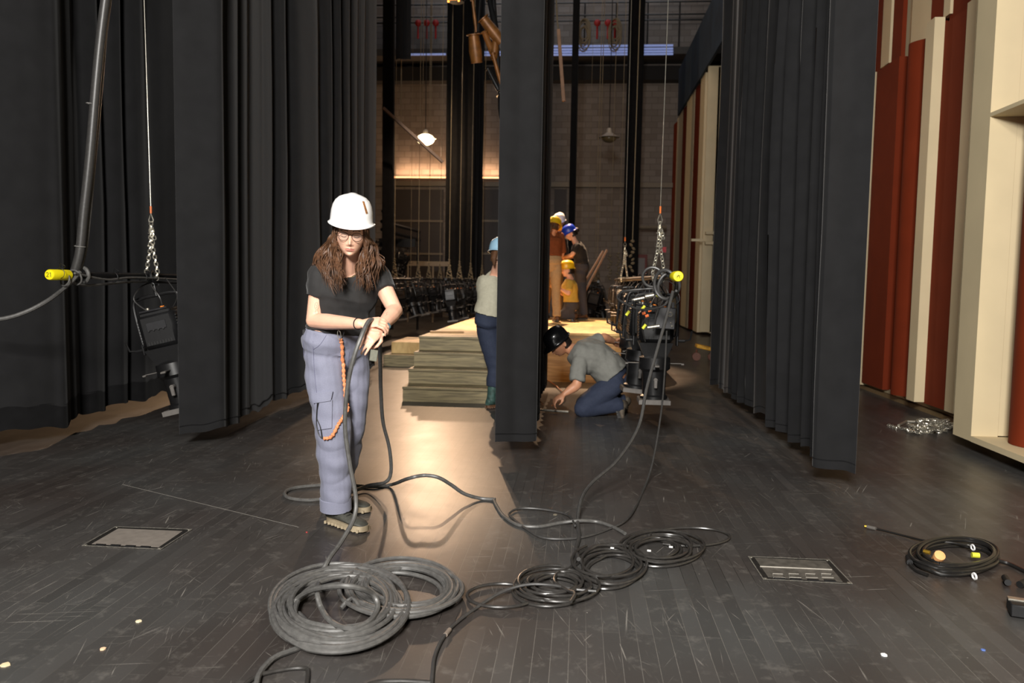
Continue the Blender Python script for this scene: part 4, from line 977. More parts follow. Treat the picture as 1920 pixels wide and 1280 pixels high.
def head_into(b, F, res, sc=1., lipmat=1, browmat=2):
    hv, nu, nv = head_verts(res)
    flat = hv.reshape(-1, 3) * sc; base = len(b.v)
    b.v += [tuple(F @ V(p)) for p in flat]
    for j in range(nv - 1):
        for k in range(nu):
            k2 = (k + 1) % nu; q = (j * nu + k, j * nu + k2, (j + 1) * nu + k2, (j + 1) * nu + k)
            c = sum((flat[i] for i in q)) / 4 / sc; m_ = 0
            if c[1] > .04:
                u = abs(c[0]) / .0235
                if u < 1 and -.0705 - .0105 * (1 - u * u) ** .5 < c[2] < -.0705 + .0085 * (1 - u ** 1.5) * (1 - .25 * math.exp(-(c[0] / .004) ** 2)): m_ = lipmat
                e = abs(abs(c[0]) - .031)
                if e < .019 and abs(c[2] - (.0225 - 4.0 * (abs(c[0]) - .027) ** 2 * 2)) < .0022: m_ = browmat
            b.f.append([i + base for i in q]); b.mi.append(m_)
    b.f.append([base + k for k in range(nu)][::-1]); b.mi.append(0); b.f.append([base + (nv - 1) * nu + k for k in range(nu)]); b.mi.append(0)
    b.cur = 0
    for s in (-1, 1):   # ears
        rings = []
        for (t, rx, rz) in ((0, .010, .018), (.006, .017, .030), (.010, .018, .031), (.013, .014, .026), (.010, .009, .018)):
            rings.append([F @ (V((s * (.068 + t), -.008 + rx * math.cos(a) - t * .6, -.010 + rz * math.sin(a))) * sc) for a in [2 * PI * k / 14 * s for k in range(14)]])
        b.loft(rings)
def hand_into(b, wrist, d, n, side, curl=(.5, .5, .5, .5), sc=1., thumb=.5, spread=.08, r0=.0088):
    """d: wrist->knuckles, n: back-of-hand normal, side=+1: thumb leaves towards d x n"""
    d = d.normalized(); n = (n - d * n.dot(d)).normalized(); lat = d.cross(n) * side
    P = lambda a, l, h: wrist + (d * a + lat * l + n * h) * sc
    rings = []
    for a, wd, th in ((-.03, .024, .019), (0, .026, .017), (.03, .036, .016), (.065, .041, .014), (.09, .040, .012), (.098, .036, .009)):
        rings.append([P(a, wd * math.cos(q), th * math.sin(q)) for q in [2 * PI * k / 16 for k in range(16)]])
    b.loft(rings)
    for i, (l, L1) in enumerate(((.030, .040), (.0105, .045), (-.0105, .042), (-.030, .033))):
        p = P(.085, l, 0); c = curl[i]; ang = 0; pts = [P(.06, l * .9, 0), p]; q = p
        dd = (d + lat * (l * spread * 30)).normalized()
        for j, f_ in enumerate((1, .68, .55)):
            ang += c * (.55, .75, .55)[j] * 1.2
            q = q + (dd * math.cos(ang) - n * math.sin(ang)) * L1 * f_ * sc; pts.append(q)
        b.tube(pts, [r0 * sc, r0 * 1.02 * sc, r0 * .95 * sc, r0 * .88 * sc, r0 * .74 * sc], 10, round_end=True)
    q0 = P(.018, .022, -.004); q1 = P(.045, .050, -.014 - .012 * thumb); q2 = P(.072, .058 - .012 * thumb, -.024 - .02 * thumb); q3 = P(.092, .052 - .022 * thumb, -.030 - .03 * thumb)
    b.tube([q0, q1, q2, q3], [.0135 * sc, .0115 * sc, .0100 * sc, .0082 * sc], 10, round_end=True)
def ring(c, side, fwd, a, bb, n=28, pw=1.):
    out = []
    for k in range(n):
        t = 2 * PI * k / n; x, y = math.cos(t), math.sin(t)
        x = math.copysign(abs(x) ** pw, x); y = math.copysign(abs(y) ** pw, y); out.append(c + side * (a * x) + fwd * (bb * y))
    return out
def torso_rings(J, W, infl=0., t0=0., t1=1., bust=0.):
    """W: list of (t, halfwidth, halfdepth, forward shift)"""
    sh = (J['shR'] + J['shL']) / 2; pe = J['pelvis']; ss = (J['shL'] - J['shR']).normalized(); sp = (J['hipL'] - J['hipR']).normalized()
    mid = J.get('belly', (sh + pe) / 2); top = J['neck']
    spine = catmull([pe - (mid - pe) * .35, pe, mid, sh, top + (top - sh) * .2], 10)
    lens = [0]
    for i in range(1, len(spine)): lens.append(lens[-1] + (spine[i] - spine[i - 1]).length)
    def sp_at(t):
        s = t * lens[-1]
        for i in range(1, len(spine)):
            if s <= lens[i] or i == len(spine) - 1:
                u = (s - lens[i - 1]) / max(1e-6, lens[i] - lens[i - 1]); return spine[i - 1].lerp(spine[i], u), (spine[i] - spine[i - 1]).normalized()
    R_ = []
    for (t, a, bb, fs) in W:
        if t < t0 - 1e-6 or t > t1 + 1e-6: continue
        c, up = sp_at(t); s = sp.lerp(ss, min(1, max(0, (t - .15) / .6))); s = (s - up * s.dot(up)).normalized(); fw = up.cross(s) * -1
        fw = s.cross(up) if s.cross(up).dot(J['fwd']) > 0 else up.cross(s)
        R_.append(ring(c + fw * fs, s, fw, a + infl, bb + infl, 28, .9))
    return R_
WF = [(0.0, .08, .08, 0), (.08, .155, .105, -.01), (.18, .170, .115, -.012), (.30, .158, .108, -.005), (.44, .128, .092, .0), (.56, .135, .098, .005), (.68, .150, .112, .012), (.80, .158, .098, .004), (.88, .135, .070, -.004), (.945, .075, .055, -.006), (1.0, .055, .052, 0)]
WM = [(0.0, .08, .08, 0), (.08, .150, .105, -.01), (.18, .168, .115, -.01), (.30, .165, .112, .0), (.44, .158, .110, .006), (.56, .165, .114, .005), (.68, .178, .120, .008), (.80, .180, .105, .0), (.88, .150, .078, -.006), (.945, .085, .062, -.006), (1.0, .062, .056, 0)]
def person(label, J, female=True, head=(0, 10, 0), vox=.010, headres=48, skin=None, shirt=None, sleeve=.62, pants=None, shoe=None, hat=None, hair=None,
           handL=None, handR=None, shirtinf=.018, pantsinf=.02, legr=(.098, .072, .066), hem=.20, footw=1., sc=1., foldA=.006, hatsc=1., group=None, boots=False, sole=None, armr=(.046, .040, .027), tuck=None):
    skin = skin or SKIN
    base = V((J['pelvis'].x, J['pelvis'].y, min(J['ankR'].z, J['ankL'].z, J['toeR'].z, J['toeL'].z) - .05))
    t = thing('person', label, 'person', base, group)
    W = [(a, w_ * sc, d_ * sc, f_ * sc) for a, w_, d_, f_ in (WF if female else WM)]
    F = head_frame(J['head'], *head)
    # ---- body
    b = MB(); b.loft(torso_rings(J, W))
    nb = J['neck']; hc = F @ V((0, -.018, -.055)); b.tube([nb - (hc - nb) * .3, nb, lerp(nb, hc, .5), hc], [.062 * sc, .056 * sc, .050 * sc, .050 * sc], 14)
    for s in 'RL':
        a, e, w_ = J['sh' + s], J['el' + s], J['wr' + s]
        b.tube([a, lerp(a, e, .35), e], [armr[0] * 1.12 * sc, armr[0] * sc, armr[1] * .93 * sc], 14, round_end=True)
        b.tube([e, lerp(e, w_, .3), lerp(e, w_, .75), w_], [armr[1] * .95 * sc, armr[1] * sc, armr[2] * 1.18 * sc, armr[2] * .95 * sc], 14, round_end=True)
        h, k_, an = J['hip' + s], J['kn' + s], J['ank' + s]
        b.tube([h, lerp(h, k_, .5), k_], [.082 * sc, .070 * sc, .053 * sc], 12, round_end=True); b.tube([k_, lerp(k_, an, .35), an], [.053 * sc, .054 * sc, .036 * sc], 12, round_end=True)
        if 'upR' not in J: b.tube([an, lerp(an, J['toe' + s], .5) - V((0, 0, .008))], [.030 * sc, .018 * sc], 10, round_end=True)
        H = handL if s == 'L' else handR
        if H: hand_into(b, w_ + H['d'].normalized() * .012, H['d'], H['n'], H['side'], H.get('curl', (.5,) * 4), sc * H.get('sc', 1), H.get('thumb', .5))
        else:
            d_ = (w_ - e).normalized(); hand_into(b, w_ + d_ * .012, d_, d_.cross(J['fwd']).normalized() * (1 if s == 'L' else -1), 1 if s == 'L' else -1, (.4, .45, .5, .5), sc)
    me = bake(b, vox, 2)
    b2 = MB(); a = vco(me); b2.v = [tuple(x) for x in a]; b2.f = [list(p.vertices) for p in me.polygons]; b2.mi = [0] * len(b2.f)
    bpy.data.meshes.remove(me)
    head_into(b2, F, headres, sc)
    body = b2.build('body', [skin, LIP, BROW], t)
    # ---- shirt
    if shirt:
        b = MB(); b.loft(torso_rings(J, W, shirtinf, hem, .955))
        for s in 'RL':
            a, e = J['sh' + s], J['el' + s]; w_ = J['wr' + s]
            if sleeve <= 1: b.tube([a, lerp(a, e, sleeve * .5), lerp(a, e, sleeve)], [(armr[0] + .020) * sc, (armr[0] + .020) * sc, (armr[0] + .017) * sc], 16, cap=True)
            else: b.tube([a, lerp(a, e, .5), e, lerp(e, w_, sleeve - 1)], [.072 * sc, .066 * sc, .060 * sc, .050 * sc], 16)
            b.sphere(a, .066 * sc, 14)
        me = bake(b, max(.006, vox * .8), 4)
        A = vco(me); N = vno(me); S = np.stack([A[:, 0], A[:, 1], A[:, 2] * .45], 1)
        A += N * (foldA * (np.abs(wav(S, 26, 3)) - .45) + foldA * .35 * wav(A, 70, 5))[:, None]; setco(me, A)
        mesh_from_world(me, 'shirt', shirt, t)
    # ---- trousers
    if pants:
        b = MB(); b.sphere((J['hipR'] + J['hipL']) / 2 + V((0, 0, -.01)), .105 * sc, 16, (1.15, 1.0, .9)); b.sphere((J['hipR'] + J['hipL'] + J['pelvis'] * 2) / 4, .12 * sc, 16, (1.1, .95, .9)); b.loft(torso_rings(J, W, pantsinf * .9, .08, max(.35, hem + .12)))
        for s in 'RL':
            h, k_, an = J['hip' + s], J['kn' + s], J['ank' + s]
            st = an + (k_ - an) * (.02 if not boots else .42)
            b.tube([h, lerp(h, k_, .25), lerp(h, k_, .6), k_], [legr[0] * sc, legr[0] * sc, (legr[0] + legr[1]) / 2 * sc, legr[1] * sc], 18, round_end=True)
            b.tube([k_, lerp(k_, st, .5), st], [legr[1] * sc, (legr[1] + legr[2]) / 2 * sc, legr[2] * sc], 18)
            b.sphere(k_, legr[1] * sc, 14)
        me = bake(b, max(.006, vox * .8), 4)
        A = vco(me); N = vno(me); S = np.stack([A[:, 0] * .8, A[:, 1] * .8, A[:, 2]], 1)
        A += N * (foldA * .9 * (np.abs(wav(S, 20, 9)) - .45) + foldA * .35 * wav(A, 60, 15))[:, None]; setco(me, A)
        mesh_from_world(me, 'trousers', pants, t)
    # ---- shoes
    for s in 'RL':
        an, to = J['ank' + s], J['toe' + s]; up = V((0, 0, 1)) if 'up' + s not in J else J['up' + s]
        shoe_build(t, an, to, up, shoe, sc * footw, (J['kn' + s] - an).normalized(), boots, sole)
    if hat: hard_hat(t, F, hat, hatsc * sc)
    if hair: hair(t, F)
    return t, F, body
def shoe_build(t, an, to, up, m, sc, shin, boots=False, sole=None):
    f_ = (to - an); f_ = (f_ - up * f_.dot(up)).normalized(); sd = f_.cross(up)
    o = an - f_ * .055 * sc; L = .275 * sc; zb = -(.075) * sc
    P = lambda x, y, z: o + f_ * x * L + sd * y * sc + up * (zb + z * sc)
    b = MB(); rings = []
    for x, wd, h in ((.0, .026, .075), (.05, .034, .095), (.2, .037, .10), (.36, .038, .085), (.52, .042, .068), (.7, .047, .055), (.86, .043, .048), (.96, .030, .038), (1., .014, .028)):
        rings.append([P(x, wd * math.cos(q), .022 + (h - .022) * .5 * (1 + math.sin(q)) if True else 0) for q in [2 * PI * k / 16 for k in range(16)]])
    b.loft(rings)
    hgt = .30 if boots else .10
    b.tube([an - up * .01 * sc, an + shin * .05 * sc, an + shin * hgt * sc], [.046 * sc, .046 * sc, (.062 if boots else .046) * sc], 14)
    if sd is not None: b.sphere(an, .048 * sc, 14)
    s_ = b.build('boot' if boots else 'shoe', m, t)
    b = MB(); out = []
    for q in range(24):
        a = 2 * PI * q / 24; c_, s2 = math.cos(a), math.sin(a)
        x = .5 + .52 * math.copysign(abs(c_) ** .7, c_); wd = (.038 + .014 * sst(np.array(x), .3, .75)) * abs(s2) ** .7; out.append((x, math.copysign(wd, s2)))
    b.loft([[P(x, y * 1.0, z) for x, y in out] for z in (.0, .012, .028)])
    for k in range(10):
        for sg in (-1, 1): b.box(P(.04 + .1 * k, sg * (.033 if k < 4 else .042), .006), (.012 * sc, .014 * sc, .014 * sc), None)
    b.build('sole', sole or RUBBER, s_)
    b = MB()
    for k in range(4): b.tube([P(.36 + .07 * k, -.022, .084 - .008 * k), P(.37 + .07 * k, 0, .092 - .009 * k), P(.36 + .07 * k, .022, .084 - .008 * k)], .0028, 5)
    if not boots: b.build('laces', BLACKPLASTIC, s_)
def hard_hat(t, F, m, sc=1., dz=0., fb=.045):
    b = MB(); n = 44; rings = []
    prof = [(1.10, .018), (1.10, .022), (1.035, .026), (1.0, .034), (.99, .055), (.965, .082), (.90, .110), (.79, .132), (.62, .149), (.40, .159), (.2, .163), (.02, .164)]
    for i, (r_, z) in enumerate(prof):
        g_ = []
        for k in range(n):
            a = 2 * PI * k / n; x = .106 * r_ * math.cos(a); y = .130 * r_ * math.sin(a)
            if i < 3: y += fb * max(0, math.sin(a)) ** 1.5; 
            zz = z - (.012 * max(0, math.sin(a)) ** 2 if i < 3 else 0)
            zz += .006 * math.exp(-(x / .020) ** 4) * (1 if i > 4 else 0)
            g_.append(F @ (V((x, y - .006, zz + dz)) * sc))
        rings.append(g_)
    inner = [[F @ (V((.100 * r_ * math.cos(2 * PI * k / n), .124 * r_ * math.sin(2 * PI * k / n) - .006, z + dz)) * sc) for k in range(n)] for r_, z in ((.02, .156), (.6, .142), (.93, .08), (1.0, .03), (1.04, .018))]
    b.loft(inner + rings); h = b.build('hard_hat', m, t)
    return h
def P_(px, py, Y): return at(px, py, Y)

# ------------------------------------------------------------ the woman in front
TEE = mat('black_cotton', (34, 33, 33), .85, 0, .12, 300, .1, sheen=.15)
CARGO = mat('lavender_grey_twill', (122, 124, 142), .8, 0, .06, 200, .15, sheen=.1)
SUEDE = mat('dark_olive_suede', (62, 62, 56), .7, 0, .2, 60, .15)
TANS = mat('tan_sole', (150, 136, 112), .6)
HATW = mat('white_hard_hat', (246, 246, 246), .3, coat=.3, vary=.01)
J = dict(head=P_(658, 437, 3.86), neck=P_(652, 500, 3.99), shR=P_(602, 514, 3.95), shL=P_(706, 513, 4.08), belly=P_(643, 572, 4.04), pelvis=P_(631, 648, 4.05),
         hipR=P_(606, 662, 4.00), hipL=P_(657, 660, 4.14), knR=P_(624, 800, 3.98), knL=P_(654, 795, 4.16), ankR=P_(630, 968, 4.03), ankL=P_(628, 948, 4.32),
         elR=P_(588, 601, 3.93), wrR=P_(674, 607, 3.74), elL=P_(741, 582, 3.98), wrL=P_(714, 613, 3.76), fwd=V((.45, -.9, 0)))
J['ankR'].z = .085; J['ankL'].z = .085
J['toeR'] = J['ankR'] + V((.17, -.10, -.05)); J['toeL'] = J['ankL'] + V((.19, -.05, -.05))
hR = dict(d=V((.9, -.1, .12)), n=V((0, -.6, .8)), side=1, curl=(.9, .9, .85, .8), thumb=.3, sc=.92)
hL = dict(d=P_(690, 636, 3.68) - J['wrL'], n=V((.2, -.9, .35)), side=-1, curl=(.45, .6, .75, .85), thumb=.7, sc=.92)
wt, WFm, wbody = person('woman in white hard hat, black shirt and lavender grey trousers winding a cable', J, True, (14, 10, -3), vox=.0045, headres=150, shirt=TEE, sleeve=.50, pants=CARGO, shoe=SUEDE,
    handL=hL, handR=hR, legr=(.100, .094, .076), hem=.235, foldA=.012, sole=TANS, shirtinf=.016, pantsinf=.022, armr=(.047, .041, .027))
wt['group'] = '' ; del wt['group']
hat = hard_hat(wt, WFm, HATW, .98, .030, .026)
def bvh_of(o):
    me = o.data; L = WL[o.name]; return BVHTree.FromPolygons([V(v.co) + L for v in me.vertices], [tuple(p.vertices) for p in me.polygons])
parts = {c.name.split('.')[0]: c for c in wt.children}
TREES = {k: bvh_of(parts[k]) for k in ('body', 'shirt', 'trousers')}; TREES['hard_hat'] = bvh_of(hat)
def onsurf(px, py, key, off=.0015):
    d = ray(px, py).normalized(); h = TREES[key].ray_cast(CAMPOS, d)
    if h[0] is None: return None
    n = h[1] if h[1].dot(d) < 0 else -h[1]
    return h[0] + n * off
def surf_line(b, pts, key, r, off=.0006, seg=4, sub=4):
    q = [onsurf(x, y, key, off) for x, y in ([(p.x, p.y) for p in catmull([(x, y, 0) for x, y in pts], sub)])]
    q = [p for p in q if p is not None]
    if len(q) > 1: b.tube(q, r, seg)
def surf_patch(b, quad_, key, th=.004, n=6, off=.001):
    """four pixel corners laid on the surface as a slab of real thickness"""
    (a0, a1), (b0, b1), (c0, c1), (d0, d1) = quad_; grid = []
    for i in range(n + 1):
        row = []
        for j in range(n + 1):
            u, v_ = j / n, i / n
            x = (a0 * (1 - u) + b0 * u) * (1 - v_) + (d0 * (1 - u) + c0 * u) * v_; y = (a1 * (1 - u) + b1 * u) * (1 - v_) + (d1 * (1 - u) + c1 * u) * v_
            p = onsurf(x, y, key, 0)
            if p is None: p = row[-1] if row else (grid[-1][j] if grid else None)
            row.append(p)
        grid.append(row)
    if any(p is None for r_ in grid for p in r_): return
    vs = []; N = (n + 1) ** 2
    for o_ in (th, -.002):
        for r_ in grid:
            for p in r_: vs.append(p - ray(a0, a1).normalized() * (o_ + off))
    fs = []
    for i in range(n):
        for j in range(n):
            q = (i * (n + 1) + j, i * (n + 1) + j + 1, (i + 1) * (n + 1) + j + 1, (i + 1) * (n + 1) + j); fs += [q, tuple(k + N for k in q[::-1])]
    E = [(0, j) for j in range(n)] + [(i, n) for i in range(n)] + [(n, j) for j in range(n, 0, -1)] + [(i, 0) for i in range(n, 0, -1)]
    for k in range(len(E)):
        a_ = E[k]; b_ = E[(k + 1) % len(E)]; i0 = a_[0] * (n + 1) + a_[1]; i1 = b_[0] * (n + 1) + b_[1]; fs.append((i1, i0, i0 + N, i1 + N))
    b.add(vs, fs)
# face details
b = MB()
for s in (-1, 1):
    for up_, r_ in ((0, .0012),):
        pts = []
        for k in range(13):
            u = -1 + 2 * k / 12; x = s * .031 + .0125 * u; z = -.0065 - .0035 * (1 - u * u)
            hit = None; o_ = WFm @ V((x, .2, z)); d_ = (WFm.to_3x3() @ V((0, -1, 0)))
            h = TREES['body'].ray_cast(o_, d_)
            if h[0] is not None: pts.append(h[0] - d_ * .0006)
        if len(pts) > 2:
            b.tube(pts, .0011, 5)
            for q in pts: b.tube([q, q + WFm.to_3x3() @ V((0, .005, -.003))], .0004, 3)
b.build('eyelashes', BROW, wt)
# glasses
fm = mat('tortoiseshell_frame', (58, 38, 26), .25, 0, .4, 200, coat=.4)
b = MB()
for s in (-1, 1):
    c = V((s * .0325, .094, -.004)); b.tube([WFm @ (c + V((.0245 * math.cos(a), -.004 * abs(math.cos(a)), .0205 * math.sin(a) - .002))) for a in [2 * PI * k / 28 for k in range(28)]], .0013, 6, closed=True)
    b.tube([WFm @ V(p) for p in ((s * .056, .090, .004), (s * .070, .07, .004), (s * .076, .0, .0), (s * .074, -.02, -.012))], .0016, 6)
b.tube([WFm @ V(p) for p in ((-.009, .094, .001), (0, .097, .003), (.009, .094, .001))], .0015, 6)
gl = b.build('glasses', fm, wt)
GLS = mat('clear_lens', (120, 125, 130), .03, 0, .0); GLS.node_tree.nodes['Principled BSDF'].inputs['Alpha'].default_value = .07
for s in (-1, 1):
    b = MB(); c = V((s * .0325, .0935, -.006)); b.lathe([(.001, -.0004), (.0235, -.0004), (.0235, .0004), (.001, .0004)], WFm @ c, WFm.to_3x3() @ V((0, 1, 0)), 24, 1, .86); b.build('lens', GLS, gl)
# hair: long wavy locks
def hair_mesh(t, m=HAIRM):
    b = MB(); rs = random.Random(4)
    def lk(ctrl, r=.006, wave=.010, fr=1., strands=6, spreadr=.007):
        ph = rs.uniform(0, 6.28); ph2 = ph + rs.uniform(1.2, 1.9); fq = rs.uniform(13, 19) * fr
        for _ in range(strands):
            off = V((rs.gauss(0, 1), rs.gauss(0, 1), rs.gauss(0, 1))) * spreadr; le = rs.uniform(.84, 1.0); dp = rs.uniform(-.35, .35)
            pts = catmull(ctrl, 10); m_ = int(len(pts) * le); out = []; rr = []
            for i in range(m_):
                u = i / max(1, len(pts) - 1); g_ = min(1, u * 1.5)
                out.append(pts[i] + off * (.3 + .8 * u) * g_ + V((math.sin(u * fq + ph + dp), .8 * math.cos(u * fq + ph2 + dp), .25 * math.sin(u * fq * 1.3 + ph))) * wave * g_ * (.5 + .8 * u))
                rr.append(r * (.6 + .4 * math.sin(PI * min(1, u * 1.1 + .15))) * rs.uniform(.93, 1.07) * (1 if u < .8 * le else max(.08, (le - u) / (.2 * le))))
            if len(out) > 3: b.tube(out, rr, 6)
    L_ = lambda x, y, z: WFm @ V((x, y, z))
    Y0 = 3.9
    # image-left mass (her right side; local +x... sign found by projection)
    def side_lock(sgn, tt, ctrl_px, r=.0042, strands=8, wave=.013):
        lk([L_(sgn * .060, .055 - tt * .12, .030), L_(sgn * (.070 + .006 * tt), .05 - tt * .11, -.01), L_(sgn * (.076 + .030 * tt), .040 - tt * .10, -.045)] + ctrl_px, r, wave, 1., strands)
    pxl = (WFm @ V((.07, 0, 0))).x < (WFm @ V((-.07, 0, 0))).x
    SL = 1 if pxl else -1
    Lc = [[(640, 470, 3.85), (632, 505, 3.80), (636, 535, 3.79)], [(632, 470, 3.86), (622, 505, 3.80), (624, 545, 3.80)], [(622, 470, 3.88), (613, 505, 3.81), (630, 552, 3.80)],
          [(616, 465, 3.90), (604, 497, 3.83), (612, 538, 3.82)], [(610, 468, 3.93), (597, 495, 3.86), (605, 520, 3.84)], [(607, 462, 3.96), (590, 490, 3.92), (591, 500, 3.93)], [(625, 480, 3.84), (636, 515, 3.79), (640, 550, 3.80)],
          [(630, 480, 3.83), (638, 505, 3.80), (648, 530, 3.81)]]
    for i, c_ in enumerate(Lc):
        for j in range(3): side_lock(SL, (0, .15, .35, .5, .75, 1., .1, 0)[i] + j * .05, [P_(x + rs.uniform(-4, 4), y + rs.uniform(-4, 6), Y + rs.uniform(-.01, .02)) for x, y, Y in c_], strands=9)
    Rc = [[(683, 468, 3.88), (680, 505, 3.83), (676, 545, 3.84)], [(690, 468, 3.90), (692, 505, 3.85), (688, 552, 3.86)], [(694, 470, 3.93), (701, 505, 3.88), (697, 545, 3.87)],
          [(697, 465, 3.96), (707, 500, 3.92), (704, 530, 3.90)], [(700, 468, 3.98), (713, 492, 3.97), (717, 512, 3.97)], [(682, 485, 3.86), (676, 515, 3.83), (672, 540, 3.85)]]
    for i, c_ in enumerate(Rc):
        for j in range(3): side_lock(-SL, (0, .2, .4, .6, .9, 0)[i] + j * .05, [P_(x + rs.uniform(-4, 4), y + rs.uniform(-4, 6), Y + rs.uniform(-.01, .02)) for x, y, Y in c_], strands=9)
    for sgn in (SL, -SL):   # locks in front of the ears
        for j in range(5):
            x_ = .064 + .004 * j; lk([L_(sgn * x_ * .9, .045 - .02 * j, .05), L_(sgn * x_, .050 - .022 * j, .01), L_(sgn * (x_ + .010), .045 - .02 * j, -.04), L_(sgn * (x_ + .016), .035 - .015 * j, -.10), L_(sgn * (x_ + .014), .04 - .01 * j, -.17)], .0045, .006, 1, 7, .006)
    for k in range(12):   # back of the head
        a = PI * (k + .5) / 12; x = .078 * math.cos(a); y = -.02 - .09 * math.sin(a)
        lk([L_(x, y, .05), L_(x * 1.05, y, .0), L_(x * 1.1, y * .95, -.07), L_(x * 1.3, y - .0, -.14), L_(x * 1.6, y - .01, -.22)], .009, .006, 1, 4)
    return b.build('hair', m, t)
hm_ = hair_mesh(wt)
# hat stickers
ST1 = mat('orange_sticker', (220, 110, 60), .5, 0, .6, 150); ST2 = mat('brown_sticker', (150, 104, 66), .5, 0, .7, 150)
b = MB(); surf_patch(b, [(614, 388), (618.5, 388), (618.5, 403), (614, 403)], 'hard_hat', .0024, 8, 0); b.build('hat_sticker', ST1, hat, label='orange sticker on the left of the hat')
b = MB(); surf_patch(b, [(679, 377), (683, 377), (690, 400), (686, 401)], 'hard_hat', .0024, 8, 0); b.build('hat_sticker', ST2, hat, label='brown sticker on the right of the hat')
# necklaces
b = MB()
for w_, dz in ((11, 512), (9, 506), (13, 520)): surf_line(b, [(652 - w_, 498), (652 - w_ * .6, dz - 5), (655, dz), (660 + w_ * .5, dz - 5), (664, 500)], 'shirt', .0007, .001)
c = onsurf(655, 511, 'shirt', .003)
if c: b.sphere(c, .005, 8)
b.build('necklace', mat('gold_chain', (190, 160, 80), .3, .8), wt)
# shirt logo
b = MB()
for ln_ in ([(697, 521), (700, 519), (701, 523), (698, 527), (702, 530), (701, 533), (697, 532)], [(696, 536), (701, 536.5)], [(697, 538), (700, 538.3)]): surf_line(b, ln_, 'shirt', .0012, .0008)
b.build('shirt_print', WHITEM, parts['shirt'])
# tattoos
INK = mat('tattoo_ink', (128, 84, 76), .6)
b = MB()
for ln_ in ([(591, 568), (595, 567), (596, 571), (598, 574), (597, 578), (595, 580), (597, 585), (596, 588), (592, 588), (591, 585), (593, 580), (590, 577), (590, 572), (591, 568)], [(592, 571), (595, 575), (592, 577)],
            [(577, 549), (581, 547), (584, 550), (583, 555), (579, 556), (577, 552), (580, 551)], [(607, 578), (610, 580), (609, 583)], [(727, 585), (724, 588), (726, 590), (722, 592)]): surf_line(b, ln_, 'body', .0005, .0002, 4, 3)
b.build('tattoo', INK, wbody)
# watch and hair tie
def band(c, ax, r, w_, m, name, label, sy=.8):
    b = MB(); b.lathe([(r, -w_), (r + .003, -w_), (r + .003, w_), (r, w_), (r, -w_)], c, ax, 22, 1, sy); return b.build(name, m, wt, label=label)
dL = (J['wrL'] - J['elL']).normalized(); wc = J['wrL'] - dL * .012
bd = band(wc, dL, .0275, .009, mat('teal_band', (120, 158, 162), .5), 'wristwatch', 'pale teal wristwatch', 1)
b = MB(); q = dL.cross(V((0, 0, 1))).normalized(); c = wc + q * (-.03 if q.y > 0 else .03); b.sphere(c, .017, 14, (1, .5, 1)); b.build('watch_face', mat('watch_glass', (70, 90, 96), .15), bd)
dR = (J['wrR'] - J['elR']).normalized(); band(J['wrR'] - dR * .01, dR, .0265, .0022, BLACKPLASTIC, 'hair_tie', 'black hair tie on the wrist', 1)
# pockets, seams, cuff
tr = parts['trousers']
b = MB(); surf_patch(b, [(586, 737), (624, 733), (620, 751), (588, 756)], 'trousers', .014, 8); b.build('pocket_flap', CARGO, tr)
b = MB(); surf_patch(b, [(590, 752), (623, 749), (622, 802), (596, 806)], 'trousers', .008, 8); b.build('cargo_pocket', CARGO, tr)
SEAM = mat('twill_seam', (100, 100, 124), .8)
b = MB()
for ln_ in ([(587, 655), (600, 646), (612, 628)], [(587, 640), (590, 700), (594, 736)], [(578, 756), (582, 754), (620, 751)], [(624, 735), (618, 752)], [(569, 628), (570, 680)], [(655, 660), (650, 700)]): surf_line(b, ln_, 'trousers', .0012, .001)
b.build('seams', SEAM, tr)
b = MB(); b.box(P_(571, 622, 3.95), (.022, .02, .03), None, .004); b.build('phone', BLACKPLASTIC, tr)
anR = J['ankR']; ax = (J['knR'] - anR).normalized()
b = MB(); c0 = anR + ax * .02; b.lathe([(.078, -.02), (.083, -.018), (.083, .045), (.078, .048), (.070, .03)], c0 + ax * .0, ax, 30, 1, .95); b.build('turned_up_cuff', CARGO, tr)
# lanyard with carabiner
ORG = mat('orange_webbing', (236, 138, 92), .6, 0, .5, 220)
pl = [(637, 634), (640, 650), (641, 680), (641, 705), (643, 725), (645, 750), (649, 766), (643, 778), (637, 790), (630, 803), (620, 819), (608, 821)]
pts = [(onsurf(x, y, 'trousers', .011) or at(x, y, 3.85)) for x, y in [(p.x, p.y) for p in catmull([(x, y, 0) for x, y in pl], 8)]]
for _ in range(3): pts = [pts[0]] + [(pts[i - 1] + pts[i + 1] + pts[i]) / 3 for i in range(1, len(pts) - 1)] + [pts[-1]]
b = MB(); b.tube(pts, [.0085 + .0025 * math.sin(i * 1.9) for i in range(len(pts))], 8); ly = b.build('tool_lanyard', ORG, wt, label='orange elastic tool lanyard')
b = MB(); b.torus(at(636, 628, 3.84), .016, .002, (.3, 1, .2), 16, 5, .6, 1.5); b.build('carabiner', STEEL, ly)
b = MB(); q = [(606, 820), (600, 812), (596, 790), (597, 755)]; b.tube(catmull([(onsurf(x, y, 'trousers', .012) or at(x, y, 3.85)) for x, y in q], 6), .0025, 6); b.build('cord', BLACKPLASTIC, ly); b = MB()
q = [(606, 820), (603, 800), (597, 780), (599, 754)]; b.tube(catmull([(onsurf(x, y, 'trousers', .012) or at(x, y, 3.85)) for x, y in q], 6), .0025, 6); b.build('cord', BLACKPLASTIC, ly); b = MB()
b.tube(catmull([at(640, 610, 3.86), at(645, 622, 3.84), at(641, 634, 3.84)], 5), .003, 6); b.build('cord', BLACKPLASTIC, ly)

